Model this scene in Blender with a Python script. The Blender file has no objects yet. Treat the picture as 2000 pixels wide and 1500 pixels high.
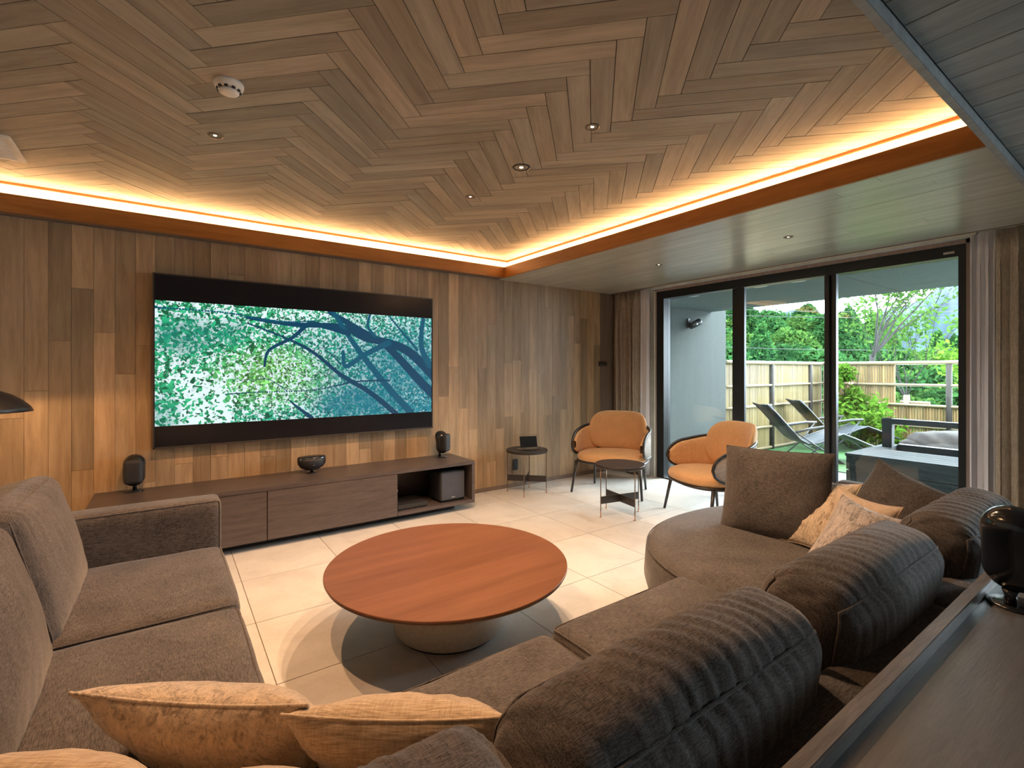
import bpy, bmesh, math, random
import numpy as np
from mathutils import Vector, Matrix, Euler
random.seed(7); rng = np.random.default_rng(7)
PI = math.pi
S = bpy.context.scene
COL = S.collection

# ---------------------------------------------------------------- camera, world, sun, exposure
YAW = math.radians(35.37)
cd = bpy.data.cameras.new('camera'); cam = bpy.data.objects.new('camera', cd); COL.objects.link(cam)
cd.sensor_width = 36; cd.lens = 944/2000*36; cd.shift_y = -28/2000; cd.clip_end = 3000; cd.clip_start = .02
cam.location = (0, 0, 1.25); cam.rotation_euler = (PI/2, 0, -YAW)
S.camera = cam
S.view_settings.view_transform = 'Standard'; S.view_settings.look = 'None'
S.view_settings.exposure = 1.03; S.view_settings.gamma = 1; S.view_settings.use_curve_mapping = False
S.cycles.use_denoising = True
S.cycles.max_bounces = 8; S.cycles.diffuse_bounces = 5; S.cycles.glossy_bounces = 4
S.cycles.transparent_max_bounces = 24; S.cycles.transmission_bounces = 6
S.cycles.caustics_reflective = False; S.cycles.caustics_refractive = False
S.cycles.sample_clamp_indirect = 6

W = bpy.data.worlds.new('sky'); S.world = W; W.use_nodes = True
wn = W.node_tree; wn.nodes.clear()
def wnode(t, **k):
    n = wn.nodes.new(t)
    for a, b in k.items(): setattr(n, a, b)
    return n
wo = wnode('ShaderNodeOutputWorld'); wb = wnode('ShaderNodeBackground'); wtc = wnode('ShaderNodeTexCoord')
wmp = wnode('ShaderNodeMapping'); wmp.inputs['Scale'].default_value = (1.6, 1.6, 5)
wnz = wnode('ShaderNodeTexNoise'); wnz.inputs['Scale'].default_value = 2.2; wnz.inputs['Detail'].default_value = 6
wcr = wnode('ShaderNodeValToRGB')
wcr.color_ramp.elements[0].position = .36; wcr.color_ramp.elements[0].color = (.52, .66, .95, 1)
wcr.color_ramp.elements[1].position = .58; wcr.color_ramp.elements[1].color = (.90, .93, 1, 1)
wn.links.new(wtc.outputs['Generated'], wmp.inputs['Vector']); wn.links.new(wmp.outputs[0], wnz.inputs['Vector'])
wn.links.new(wnz.outputs[0], wcr.inputs[0]); wn.links.new(wcr.outputs[0], wb.inputs[0]); wn.links.new(wb.outputs[0], wo.inputs[0])
wb.inputs[1].default_value = 9.0

def add_light(name, kind, loc, energy, color, rot=(0, 0, 0), parent=None, **k):
    l = bpy.data.lights.new(name, kind); l.energy = energy; l.color = color
    for a, b in k.items(): setattr(l, a, b)
    o = bpy.data.objects.new(name, l); COL.objects.link(o); o.location = loc; o.rotation_euler = rot
    if parent: o.parent = parent
    return o
# veiled sun over the garden side, very soft, reaching in under the terrace ceiling
add_light('sun', 'SUN', (20, -6, 14), 9, (.93, .97, 1), rot=Vector((-.80, .28, -.50)).to_track_quat('-Z', 'Y').to_euler(), angle=math.radians(38))
WARM = (1, .62, .30); LAMP = (1, .64, .38)
# portal: only guides sampling of the sky through the real window opening
pl = add_light('window_portal', 'AREA', (4.72, 2.27, 1.03), 1, (1, 1, 1), rot=(0, PI/2, 0), shape='RECTANGLE', size=2.1, size_y=2.7)
pl.data.cycles.is_portal = True
pl = add_light('window_portal', 'AREA', (4.90, -1.35, 1.45), 1, (1, 1, 1), rot=(0, PI/2, 0), shape='RECTANGLE', size=1.4, size_y=2.1)  # this one serves the unseen window added for extra daylight
pl.data.cycles.is_portal = True
# LED strips lying in the ceiling cove troughs, shining up
add_light('cove_light_long', 'AREA', (.45, 4.115, 2.245), 22, WARM, rot=(math.radians(125), 0, 0), shape='RECTANGLE', size=4.7, size_y=.03)
add_light('cove_light_short', 'AREA', (2.84, 2.33, 2.245), 17, WARM, rot=(0, math.radians(-125), 0), shape='RECTANGLE', size=.03, size_y=3.6)

# ---------------------------------------------------------------- materials
def mat(name):
    m = bpy.data.materials.new(name); m.use_nodes = True
    nt = m.node_tree; b = nt.nodes['Principled BSDF']
    return m, nt, b
def nd(nt, t, **k):
    n = nt.nodes.new(t)
    for a, v in k.items():
        if a.startswith('i_'): n.inputs[a[2:].replace('_', ' ')].default_value = v
        else: setattr(n, a, v)
    return n
def c4(c): return (c[0], c[1], c[2], 1)
def ramp(nt, fac, stops):
    r = nt.nodes.new('ShaderNodeValToRGB'); e = r.color_ramp.elements
    while len(e) < len(stops): e.new(.5)
    for i, (p, c) in enumerate(stops): e[i].position = p; e[i].color = c4(c)
    nt.links.new(fac, r.inputs[0]); return r.outputs[0]
def math_n(nt, op, a, b=None, c=None):
    n = nd(nt, 'ShaderNodeMath', operation=op)
    for i, v in enumerate((a, b, c)):
        if v is None: continue
        if isinstance(v, (int, float)): n.inputs[i].default_value = v
        else: nt.links.new(v, n.inputs[i])
    return n.outputs[0]
def coords(nt, scale, rnd=True):
    tc = nd(nt, 'ShaderNodeTexCoord'); mp = nd(nt, 'ShaderNodeMapping'); mp.inputs['Scale'].default_value = scale
    nt.links.new(tc.outputs['Object'], mp.inputs['Vector'])
    if not rnd: return mp.outputs[0]
    add = nd(nt, 'ShaderNodeVectorMath', operation='ADD'); nt.links.new(mp.outputs[0], add.inputs[0])
    nt.links.new(math_n(nt, 'MULTIPLY', rand(nt), 57.0), add.inputs[1]); return add.outputs[0]
def rand(nt):
    o = nd(nt, 'ShaderNodeObjectInfo'); g = nd(nt, 'ShaderNodeNewGeometry')
    return math_n(nt, 'FRACT', math_n(nt, 'ADD', o.outputs['Random'], g.outputs['Random Per Island']))
def noise(nt, vec, scale, detail=3, rough=.5, dist=0):
    n = nd(nt, 'ShaderNodeTexNoise'); n.inputs['Scale'].default_value = scale; n.inputs['Detail'].default_value = detail
    n.inputs['Roughness'].default_value = rough; n.inputs['Distortion'].default_value = dist
    nt.links.new(vec, n.inputs['Vector']); return n.outputs[0]
def bump(nt, b, h, strength, dist=.01):
    n = nd(nt, 'ShaderNodeBump'); n.inputs['Strength'].default_value = strength; n.inputs['Distance'].default_value = dist
    nt.links.new(h, n.inputs['Height']); nt.links.new(n.outputs[0], b.inputs['Normal'])
def vscale(nt, col, fac):
    n = nd(nt, 'ShaderNodeVectorMath', operation='SCALE'); nt.links.new(col, n.inputs[0]); nt.links.new(fac, n.inputs['Scale']); return n.outputs[0]

def wood(name, dark, light, rough=.45, axis=0, var=.5, grain=26, hue=None, spec=.4, coat=0):
    """grain runs along the local axis; every board has a tone of its own"""
    m, nt, b = mat(name)
    sc = [1, 1, 1]; sc[axis] = .09
    v = coords(nt, sc)
    n1 = noise(nt, v, grain, 5, .62, .6); n2 = noise(nt, v, grain*5, 3, .6)
    f = math_n(nt, 'ADD', math_n(nt, 'MULTIPLY', n1, .75), math_n(nt, 'MULTIPLY', n2, .25))
    col = ramp(nt, f, [(.34, dark), (.64, light)])
    r = rand(nt)
    tone = math_n(nt, 'ADD', math_n(nt, 'MULTIPLY', r, var), 1-var/2)
    col = vscale(nt, col, tone)
    if hue:   # some boards greyer, some redder
        mx = nd(nt, 'ShaderNodeMix', data_type='RGBA', blend_type='MULTIPLY')
        r2 = math_n(nt, 'FRACT', math_n(nt, 'MULTIPLY', r, 7.3))
        nt.links.new(r2, mx.inputs['Factor']); nt.links.new(col, mx.inputs['A']); mx.inputs['B'].default_value = c4(hue)
        col = mx.outputs['Result']
    nt.links.new(col, b.inputs['Base Color']); b.inputs['Roughness'].default_value = rough
    b.inputs['Specular IOR Level'].default_value = spec
    b.inputs['Coat Weight'].default_value = coat; b.inputs['Coat Roughness'].default_value = .25
    bump(nt, b, n2, .25, .002)
    return m
def plain(name, col, rough=.5, metal=0, var=.08, scale=12, bmp=0, spec=.5):
    m, nt, b = mat(name)
    v = coords(nt, (1, 1, 1), False); n = noise(nt, v, scale, 4)
    lo = tuple(c*(1-var) for c in col); hi = tuple(min(1, c*(1+var)) for c in col)
    nt.links.new(ramp(nt, n, [(.35, lo), (.65, hi)]), b.inputs['Base Color'])
    b.inputs['Roughness'].default_value = rough; b.inputs['Metallic'].default_value = metal
    b.inputs['Specular IOR Level'].default_value = spec
    if bmp: bump(nt, b, noise(nt, v, scale*14, 3), bmp, .003)
    return m
def emis(name, col, strength):
    m, nt, b = mat(name); b.inputs['Base Color'].default_value = c4(col)
    b.inputs['Emission Color'].default_value = c4(col); b.inputs['Emission Strength'].default_value = strength; return m
def fabric(name, dark, light, axis=0, thread=620, rough=.85, sheen=.25, bmp=.35, wrinkle=0):
    m, nt, b = mat(name)
    sa = [1, 1, 1]; sa[axis] = .08
    sb = [.08, .08, .08]; sb[axis] = 1
    a = noise(nt, coords(nt, sa), thread, 2, .6); c = noise(nt, coords(nt, sb), thread, 2, .6)
    big = noise(nt, coords(nt, (1, 1, 1)), 7, 3)
    f = math_n(nt, 'ADD', math_n(nt, 'ADD', math_n(nt, 'MULTIPLY', a, .56), math_n(nt, 'MULTIPLY', c, .28)), math_n(nt, 'MULTIPLY', big, .16))
    nt.links.new(ramp(nt, f, [(.40, dark), (.62, light)]), b.inputs['Base Color'])
    b.inputs['Roughness'].default_value = rough; b.inputs['Sheen Weight'].default_value = sheen
    b.inputs['Sheen Roughness'].default_value = .4; b.inputs['Specular IOR Level'].default_value = .15
    bump(nt, b, math_n(nt, 'ADD', a, c), bmp, .0012)
    return m
def velvet(name, dark, light, rough=.38):
    m, nt, b = mat(name)
    v = coords(nt, (1, .38, 1)); n = noise(nt, v, 46, 5, .7, 1.1); n2 = noise(nt, v, 150, 3, .6, .4)
    f = math_n(nt, 'ADD', math_n(nt, 'MULTIPLY', n, .7), math_n(nt, 'MULTIPLY', n2, .3))
    nt.links.new(ramp(nt, f, [(.38, dark), (.5, light), (.66, tuple(min(1, c*1.35) for c in light))]), b.inputs['Base Color'])
    nt.links.new(ramp(nt, n, [(.4, (.6, .6, .6)), (.62, (rough-.1,)*3)]), b.inputs['Roughness'])
    b.inputs['Sheen Weight'].default_value = .6; b.inputs['Specular IOR Level'].default_value = .7
    bump(nt, b, f, .7, .014)
    return m
def leafmat(name, c1, c2, trans=.35):
    m, nt, b = mat(name)
    g = nd(nt, 'ShaderNodeNewGeometry'); o = nd(nt, 'ShaderNodeObjectInfo')
    f = math_n(nt, 'FRACT', math_n(nt, 'ADD', g.outputs['Random Per Island'], math_n(nt, 'MULTIPLY', o.outputs['Random'], .5)))
    r = ramp(nt, f, [(0, c1), (1, c2)])
    tone = math_n(nt, 'ADD', math_n(nt, 'MULTIPLY', o.outputs['Random'], .5), .75)
    r = vscale(nt, r, tone)
    d = nd(nt, 'ShaderNodeBsdfDiffuse'); t = nd(nt, 'ShaderNodeBsdfTranslucent'); mx = nd(nt, 'ShaderNodeMixShader')
    mx.inputs[0].default_value = trans
    nt.links.new(r, d.inputs[0]); nt.links.new(r, t.inputs[0]); nt.links.new(d.outputs[0], mx.inputs[1]); nt.links.new(t.outputs[0], mx.inputs[2])
    out = [n for n in nt.nodes if n.type == 'OUTPUT_MATERIAL'][0]
    nt.links.new(mx.outputs[0], out.inputs[0]); nt.nodes.remove(b)
    return m
def glassmat(name, tint=(.93, .98, .96)):
    m, nt, b = mat(name)
    nt.nodes.remove(b); out = [n for n in nt.nodes if n.type == 'OUTPUT_MATERIAL'][0]
    t = nd(nt, 'ShaderNodeBsdfTransparent'); t.inputs[0].default_value = c4(tint)
    g = nd(nt, 'ShaderNodeBsdfGlossy'); g.inputs['Roughness'].default_value = .0; g.inputs[0].default_value = (1, 1, 1, 1)
    fr = nd(nt, 'ShaderNodeFresnel'); fr.inputs[0].default_value = 1.38; mx = nd(nt, 'ShaderNodeMixShader')
    nt.links.new(fr.outputs[0], mx.inputs[0]); nt.links.new(t.outputs[0], mx.inputs[1]); nt.links.new(g.outputs[0], mx.inputs[2])
    nt.links.new(mx.outputs[0], out.inputs[0]); return m

M = {}
M['ceil_wood'] = wood('greyed_oak_ceiling', (.29, .235, .175), (.46, .385, .295), .5, 0, .42, 20, (.86, .93, 1.0))
M['wall_wood'] = wood('oak_wall_boards', (.30, .19, .10), (.48, .325, .185), .5, 2, .55, 18, (.88, .93, .98))
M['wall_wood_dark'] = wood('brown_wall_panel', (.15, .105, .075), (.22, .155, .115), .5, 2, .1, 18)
M['soffit_wood'] = wood('pale_oak_soffit', (.42, .40, .34), (.58, .56, .48), .32, 1, .16, 20, (.93, .98, .96), spec=.6, coat=.6)
M['grey_wood'] = wood('grey_soffit_boards', (.24, .24, .235), (.36, .36, .35), .5, 1, .25, 20, (.85, .95, 1))
M['fascia'] = wood('amber_fascia_wood', (.26, .10, .022), (.42, .18, .045), .4, 0, .05, 12)
M['cream'] = plain('cove_paint', (.86, .82, .74), .7)
M['shell'] = plain('shell_plaster', (.42, .38, .33), .8)
M['dark_gap'] = plain('shadow_joint', (.03, .025, .02), .9)
M['dark_wood'] = wood('dark_walnut_console', (.060, .046, .044), (.105, .082, .076), .36, 0, .04, 40)
M['table_wood'] = wood('red_brown_table_wood', (.135, .052, .024), (.195, .080, .038), .36, 0, .04, 10, spec=.4)
M['table_edge'] = wood('table_underside_wood', (.09, .055, .035), (.14, .09, .06), .45, 0, .04, 14)
M['sofa'] = fabric('charcoal_brown_weave', (.034, .030, .028), (.150, .130, .120), 0)
M['sofa_y'] = fabric('charcoal_brown_weave_across', (.034, .030, .028), (.150, .130, .120), 1)
M['sofa_dark'] = fabric('dark_weave', (.022, .018, .015), (.075, .062, .054), 0)
M['gold_velvet'] = velvet('crushed_velvet_champagne', (.24, .165, .095), (.56, .43, .29))
M['silver_velvet'] = velvet('crushed_velvet_silver', (.11, .09, .08), (.42, .36, .33), .33)
M['cream_plain'] = fabric('cream_plain_cloth', (.46, .34, .24), (.66, .52, .40), 0, 500, .8, .4, .3)
M['cream_cloth'] = fabric('cream_woven_cloth', (.36, .265, .165), (.62, .49, .35), 0, 300, .8, .4, .7)
M['orange'] = fabric('tan_orange_wool', (.56, .30, .135), (.76, .45, .225), 0, 500, .8, .4, .25)
M['cane'] = plain('woven_cane', (.42, .36, .32), .6, 0, .35, 120, .6)
M['blk'] = plain('black_satin', (.018, .018, .02), .35)
M['blkw'] = plain('black_stained_wood', (.028, .024, .024), .38)
M['gloss'] = plain('gloss_black', (.012, .014, .018), .16, spec=.7)
M['grille'] = plain('speaker_grille_cloth', (.022, .022, .026), .55, 0, .3, 200, .3)
M['metal'] = plain('brushed_metal', (.55, .52, .48), .3, 1)
M['bronze'] = plain('bronze_rod', (.20, .14, .10), .35, .8)
M['copper'] = plain('copper_foot', (.55, .28, .15), .35, 1)
M['white'] = plain('white_plastic', (.82, .78, .70), .4)
M['frame'] = plain('anthracite_aluminium', (.018, .020, .022), .32, .2)
M['jamb'] = wood('rosy_jamb_wood', (.26, .19, .16), (.36, .27, .23), .5, 2, .03)
M['pale_jamb'] = plain('pale_blind_stop', (.66, .68, .62), .6)
M['tile'] = None
M['glass'] = glassmat('window_glass')
M['clear'] = glassmat('acrylic', (.95, .95, .97))
M['stone_base'] = plain('pale_textured_plinth', (.50, .46, .40), .75, 0, .06, 60, .5)
M['drape'] = fabric('taupe_drape', (.32, .26, .20), (.50, .41, .32), 2, 260, .8, .2, .4)
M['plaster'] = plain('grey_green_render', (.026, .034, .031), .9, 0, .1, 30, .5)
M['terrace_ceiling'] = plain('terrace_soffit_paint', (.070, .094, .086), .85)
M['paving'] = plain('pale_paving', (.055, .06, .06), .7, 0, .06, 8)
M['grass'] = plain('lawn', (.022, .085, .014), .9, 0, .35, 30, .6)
M['deck'] = wood('grey_composite_boards', (.016, .021, .021), (.042, .050, .050), .75, 1, .12, spec=.15)
M['deck_rail'] = plain('slate_rail', (.018, .024, .027), .6)
M['water'] = plain('dark_water', (.01, .022, .022), .25)
M['bamboo'] = wood('bamboo', (.17, .13, .06), (.29, .235, .125), .45, 2, .5, 14, (.9, .85, .7))
M['bamboo_dark'] = wood('bamboo_amber', (.15, .095, .035), (.28, .185, .08), .45, 2, .55, 14)
M['bamboo_rail'] = wood('bamboo_rail', (.15, .12, .065), (.24, .19, .11), .4, 0, .1, 10)
M['post'] = plain('weathered_post', (.03, .024, .018), .8)
M['sling'] = plain('lounger_sling', (.018, .025, .030), .7, 0, .2, 160, .3)
M['lounger_frame'] = plain('lounger_frame', (.05, .055, .06), .35, .5)
M['bark'] = plain('grey_bark', (.016, .014, .012), .9, 0, .3, 30, .5)
M['boulder'] = plain('boulder_stone', (.026, .021, .017), .9, 0, .3, 6, .8)
M['leaf'] = leafmat('leaf_fresh', (.035, .10, .010), (.11, .21, .025))
M['leaf_tree'] = leafmat('leaf_tree', (.03, .08, .018), (.075, .15, .028))
M['leaf_forest'] = leafmat('leaf_forest', (.014, .055, .018), (.042, .115, .030), .25)
M['leaf_forest2'] = leafmat('leaf_forest_yellow', (.026, .068, .017), (.065, .13, .028), .25)
M['mountain'] = plain('haze_painted_mountain', (.012, .032, .045), 1, 0, .35, .05)  # distance haze is painted in as the bluish colour
M['meadow'] = plain('meadow_ground', (.015, .045, .013), 1, 0, .3, .5)

def sheer_mat():
    m, nt, b = mat('white_sheer'); nt.nodes.remove(b); out = [n for n in nt.nodes if n.type == 'OUTPUT_MATERIAL'][0]
    d = nd(nt, 'ShaderNodeBsdfDiffuse'); d.inputs[0].default_value = (.90, .87, .90, 1)
    t = nd(nt, 'ShaderNodeBsdfTranslucent'); t.inputs[0].default_value = (.90, .87, .90, 1)
    p = nd(nt, 'ShaderNodeBsdfTransparent'); a = nd(nt, 'ShaderNodeMixShader'); c = nd(nt, 'ShaderNodeMixShader')
    a.inputs[0].default_value = .22; c.inputs[0].default_value = .08
    nt.links.new(d.outputs[0], a.inputs[1]); nt.links.new(t.outputs[0], a.inputs[2])
    nt.links.new(a.outputs[0], c.inputs[1]); nt.links.new(p.outputs[0], c.inputs[2]); nt.links.new(c.outputs[0], out.inputs[0]); return m
M['sheer'] = sheer_mat()
def tile_mat():
    m, nt, b = mat('limestone_tile')
    v = coords(nt, (1, 1, 1)); n = noise(nt, v, 3.2, 7, .62, 1.2); n2 = noise(nt, v, 45, 4)
    col = ramp(nt, math_n(nt, 'ADD', math_n(nt, 'MULTIPLY', n, .8), math_n(nt, 'MULTIPLY', n2, .2)), [(.3, (.54, .51, .475)), (.55, (.64, .61, .57)), (.75, (.70, .67, .63))])
    col = vscale(nt, col, math_n(nt, 'ADD', math_n(nt, 'MULTIPLY', rand(nt), .08), .95))
    nt.links.new(col, b.inputs['Base Color']); b.inputs['Roughness'].default_value = .42
    bump(nt, b, n2, .08, .002); return m
M['tile'] = tile_mat()
M['grout'] = plain('grout', (.30, .24, .18), .9)

# ---------------------------------------------------------------- mesh helpers
class MB:
    def __init__(s): s.v = []; s.f = []
    def add(s, vs, fs):
        o = len(s.v); s.v.extend([tuple(p) for p in vs]); s.f.extend([tuple(i+o for i in f) for f in fs]); return s
    def box(s, x0, x1, y0, y1, z0, z1, T=None):
        vs = [(x, y, z) for z in (z0, z1) for y in (y0, y1) for x in (x0, x1)]
        if T is not None: vs = [T @ Vector(p) for p in vs]
        return s.add(vs, [(0, 2, 3, 1), (4, 5, 7, 6), (0, 1, 5, 4), (2, 6, 7, 3), (0, 4, 6, 2), (1, 3, 7, 5)])
    def bar(s, a, b, w, h, up=(0, 0, 1)):
        a = Vector(a); b = Vector(b); d = (b-a).normalized(); u = Vector(up)
        if abs(d.dot(u)) > .98: u = Vector((1, 0, 0))
        x = d.cross(u).normalized(); z = x.cross(d).normalized()
        vs = [p + x*i*w/2 + z*j*h/2 for p in (a, b) for i, j in ((-1, -1), (1, -1), (1, 1), (-1, 1))]
        return s.add(vs, [(3, 2, 1, 0), (4, 5, 6, 7), (0, 1, 5, 4), (1, 2, 6, 5), (2, 3, 7, 6), (3, 0, 4, 7)])
    def tube(s, pts, r, n=8, closed=False):
        pts = [Vector(p) for p in pts]; N = len(pts); rs = r if hasattr(r, '__len__') else [r]*N
        prev = None; rings = []
        for i, p in enumerate(pts):
            if closed: d = (pts[(i+1) % N]-pts[i-1]).normalized()
            else: d = (pts[min(i+1, N-1)]-pts[max(i-1, 0)]).normalized()
            if prev is None:
                up = Vector((0, 0, 1)) if abs(d.z) < .9 else Vector((1, 0, 0)); x = d.cross(up).normalized()
            else: x = (prev - d*prev.dot(d)).normalized()
            prev = x; y = d.cross(x)
            rings.append([p + (x*math.cos(2*PI*k/n)+y*math.sin(2*PI*k/n))*rs[i] for k in range(n)])
        o = len(s.v)
        for rg in rings: s.v.extend([tuple(q) for q in rg])
        for i in range(N if closed else N-1):
            j = (i+1) % N
            for k in range(n):
                s.f.append((o+i*n+k, o+i*n+(k+1) % n, o+j*n+(k+1) % n, o+j*n+k))
        if not closed:
            s.f.append(tuple(o+k for k in range(n))[::-1]); s.f.append(tuple(o+(N-1)*n+k for k in range(n)))
        return s
    def lathe(s, prof, n=48, c=(0, 0, 0), sx=1, sy=1):
        """profile (r, z) turned about z"""
        o = len(s.v)
        for r, z in prof:
            for k in range(n):
                a = 2*PI*k/n; s.v.append((c[0]+r*math.cos(a)*sx, c[1]+r*math.sin(a)*sy, c[2]+z))
        for i in range(len(prof)-1):
            for k in range(n):
                s.f.append((o+i*n+k, o+i*n+(k+1) % n, o+(i+1)*n+(k+1) % n, o+(i+1)*n+k))
        if prof[0][0] > 1e-6: s.f.append(tuple(o+k for k in range(n))[::-1])
        if prof[-1][0] > 1e-6: s.f.append(tuple(o+(len(prof)-1)*n+k for k in range(n)))
        return s
    def grid(s, P, close_u=False):
        """P[i][j] points"""
        o = len(s.v); a = len(P); b = len(P[0])
        for row in P: s.v.extend([tuple(p) for p in row])
        for i in range(a if close_u else a-1):
            for j in range(b-1):
                i2 = (i+1) % a; s.f.append((o+i*b+j, o+i2*b+j, o+i2*b+j+1, o+i*b+j+1))
        return s
    def mesh(s, name, smooth=False):
        me = bpy.data.meshes.new(name); me.from_pydata(s.v, [], s.f); me.update()
        if smooth: me.polygons.foreach_set('use_smooth', [True]*len(me.polygons))
        return me
    def obj(s, name, m, parent=None, smooth=False, weld=False, bevel=0, loc=None, rot=None, M4=None):
        me = s.mesh(name, smooth)
        if weld or bevel:
            bm = bmesh.new(); bm.from_mesh(me); bmesh.ops.remove_doubles(bm, verts=bm.verts, dist=1e-5)
            if bevel: bmesh.ops.bevel(bm, geom=[e for e in bm.edges if e.is_manifold and e.calc_face_angle(0) > .6], offset=bevel, segments=2, affect='EDGES', clamp_overlap=True)
            bm.to_mesh(me); bm.free()
        return link(name, me, m, parent, loc, rot, M4)
def link(name, me, m, parent=None, loc=None, rot=None, M4=None):
    o = bpy.data.objects.new(name, me); COL.objects.link(o)
    if m is not None and len(me.materials) == 0: me.materials.append(M[m] if isinstance(m, str) else m)
    if loc is not None: o.location = loc
    if rot is not None: o.rotation_euler = rot
    if M4 is not None: o.matrix_world = M4
    if parent is not None: o.parent = parent
    return o
def tag(o, label=None, cat=None, group=None, kind=None):
    for k, v in (('label', label), ('category', cat), ('group', group), ('kind', kind)):
        if v: o[k] = v
    return o
def thing(name, label, cat, loc=(0, 0, 0), rz=0, group=None):
    o = bpy.data.objects.new(name, None); COL.objects.link(o); o.location = loc; o.rotation_euler = (0, 0, rz); o.empty_display_size = .1
    return tag(o, label, cat, group)
def dup(root, loc=None, rz=None, label=None, group=None):
    r = root.copy(); COL.objects.link(r)
    if loc is not None: r.location = loc
    if rz is not None: r.rotation_euler = (0, 0, rz)
    if label: r['label'] = label
    if group: r['group'] = group
    for ch in list(root.children):
        c = ch.copy(); COL.objects.link(c); c.parent = r
        for g in ch.children:
            e = g.copy(); COL.objects.link(e); e.parent = c
    return r
def struct(o): o['kind'] = 'structure'; return o
def basis(origin, x, y):
    x = Vector(x).normalized(); y = Vector(y); y = (y - x*y.dot(x)).normalized(); z = x.cross(y)
    m = Matrix((x, y, z)).transposed().to_4x4(); m.translation = Vector(origin); return m

def snoise(x, y, seed=0):
    """cheap smooth pseudo noise from sines (numpy)"""
    r = np.random.default_rng(seed); o = np.zeros_like(x, dtype=float)
    for k in range(7):
        a, b = r.normal(size=2); f = 1+.9*k; o += np.sin(a*f*x+b*f*y+r.uniform(0, 6.3))/(1+.6*k)
    return o/2.6
def round_box_pts(p, half, r, puff):
    a = np.array(half); q = p*a; inner = np.clip(q, -(a-r), a-r); d = q-inner
    L = np.linalg.norm(d, axis=-1, keepdims=True); L[L < 1e-9] = 1
    q = inner+d/L*r
    x, y, z = p[..., 0], p[..., 1], p[..., 2]
    q = q + np.stack([puff[0]*x*(1-y*y)*(1-z*z), puff[1]*y*(1-x*x)*(1-z*z), puff[2]*z*(1-x*x)*(1-y*y)], -1)
    return q
def cushion(size, r=.04, puff=(0, 0, 0), n=(24, 12, 12), pleat=None, seed=0, lump=.004):
    """upholstered box; returns MB. pleat=(amp, freq, face axis) draws folds across one face"""
    half = [s/2 for s in size]; mb = MB()
    for ax in range(3):
        u, v = [i for i in range(3) if i != ax]
        tu = np.sin(np.linspace(-1, 1, n[u]+1)*PI/2); tv = np.sin(np.linspace(-1, 1, n[v]+1)*PI/2)
        U, V = np.meshgrid(tu, tv, indexing='ij')
        for sgn in (-1, 1):
            p = np.zeros(U.shape+(3,)); p[..., u] = U; p[..., v] = V; p[..., ax] = sgn
            q = round_box_pts(p, half, r, puff)
            nrm = p/np.linalg.norm(p, axis=-1, keepdims=True)
            q = q + nrm*(lump*snoise(q[..., 0]*9, q[..., 1]*9+q[..., 2]*7, seed))[..., None]
            if pleat:
                amp, fr, fx = pleat
                s = q[..., 0]*fr + 1.5*snoise(q[..., 0]*4, q[..., 1]*9+q[..., 2]*9, seed+3) + fr*.55*q[..., 1]
                w = np.sin(s)+.6*np.sin(1.73*s+1)+.4*np.sin(3.1*s)
                near = np.clip(1.25-np.abs(p[..., (1 if fx == 2 else 2)])*.0, 0, 1)*(np.clip((p[..., fx]+.35)/1.35, 0, 1)**1.2)
                q = q + nrm*(amp*w*near*np.clip(.4+.6*snoise(q[..., 0]*5, q[..., 1]*3, seed+9), .15, 1.2))[..., None]
            o = len(mb.v); mb.v.extend(map(tuple, q.reshape(-1, 3)))
            a, b = U.shape; flip = (sgn > 0) ^ (ax == 1)
            for i in range(a-1):
                for j in range(b-1):
                    f = (o+i*b+j, o+(i+1)*b+j, o+(i+1)*b+j+1, o+i*b+j+1)
                    mb.f.append(f if flip else f[::-1])
    return mb
def edge_path(size, r, puff, ax, sgn, out=.002, k=18):
    """rounded outline around one face (the piping seam)"""
    half = [s/2 for s in size]; u, v = [i for i in range(3) if i != ax]; pts = []
    t = np.sin(np.linspace(-1, 1, k)*PI/2)
    for (fu, fv) in ((t, -1), (1, t), (-t, 1), (-1, -t)):
        for i in range(k-1):
            p = np.zeros(3); p[ax] = sgn; p[u] = fu[i] if hasattr(fu, '__len__') else fu; p[v] = fv[i] if hasattr(fv, '__len__') else fv
            q = round_box_pts(p[None], half, r, puff)[0]; pts.append(Vector(q+p/np.linalg.norm(p)*out))
    return pts
def pillow_mesh(w, h, t, n=28, pull=.07, seed=0, dent=.006, droop=0):
    mb = MB(); g = np.sin(np.linspace(-1, 1, n+1)*PI/2); U, V = np.meshgrid(g, g, indexing='ij')
    X = w/2*U*(1-pull*(1-V**2)); Y = h/2*V*(1-pull*(1-U**2))
    T = t/2*((1-np.abs(U)**2.6)*(1-np.abs(V)**2.6))**.55
    N = snoise(U*3, V*3, seed)*dent*(T/(t/2))**.5 + snoise(U*9, V*9, seed+1)*dent*.45*(T/(t/2))**.5
    bend = -droop*(U**2)
    for sg in (1, -1):
        Z = sg*T+N*(1 if sg > 0 else .7)+bend*0
        P = np.stack([X, Y+bend*V, Z], -1); o = len(mb.v); mb.v.extend(map(tuple, P.reshape(-1, 3)))
        for i in range(n):
            for j in range(n):
                f = (o+i*(n+1)+j, o+(i+1)*(n+1)+j, o+(i+1)*(n+1)+j+1, o+i*(n+1)+j+1); mb.f.append(f if sg > 0 else f[::-1])
    ring = []
    for (a, b) in [(u, -1) for u in g[:-1]]+[(1, v) for v in g[:-1]]+[(u, 1) for u in -g[:-1]]+[(-1, v) for v in -g[:-1]]:
        ring.append(Vector((w/2*a*(1-pull*(1-b*b)), h/2*b*(1-pull*(1-a*a)) - droop*a*a*b, 0)))
    return mb, ring
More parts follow.
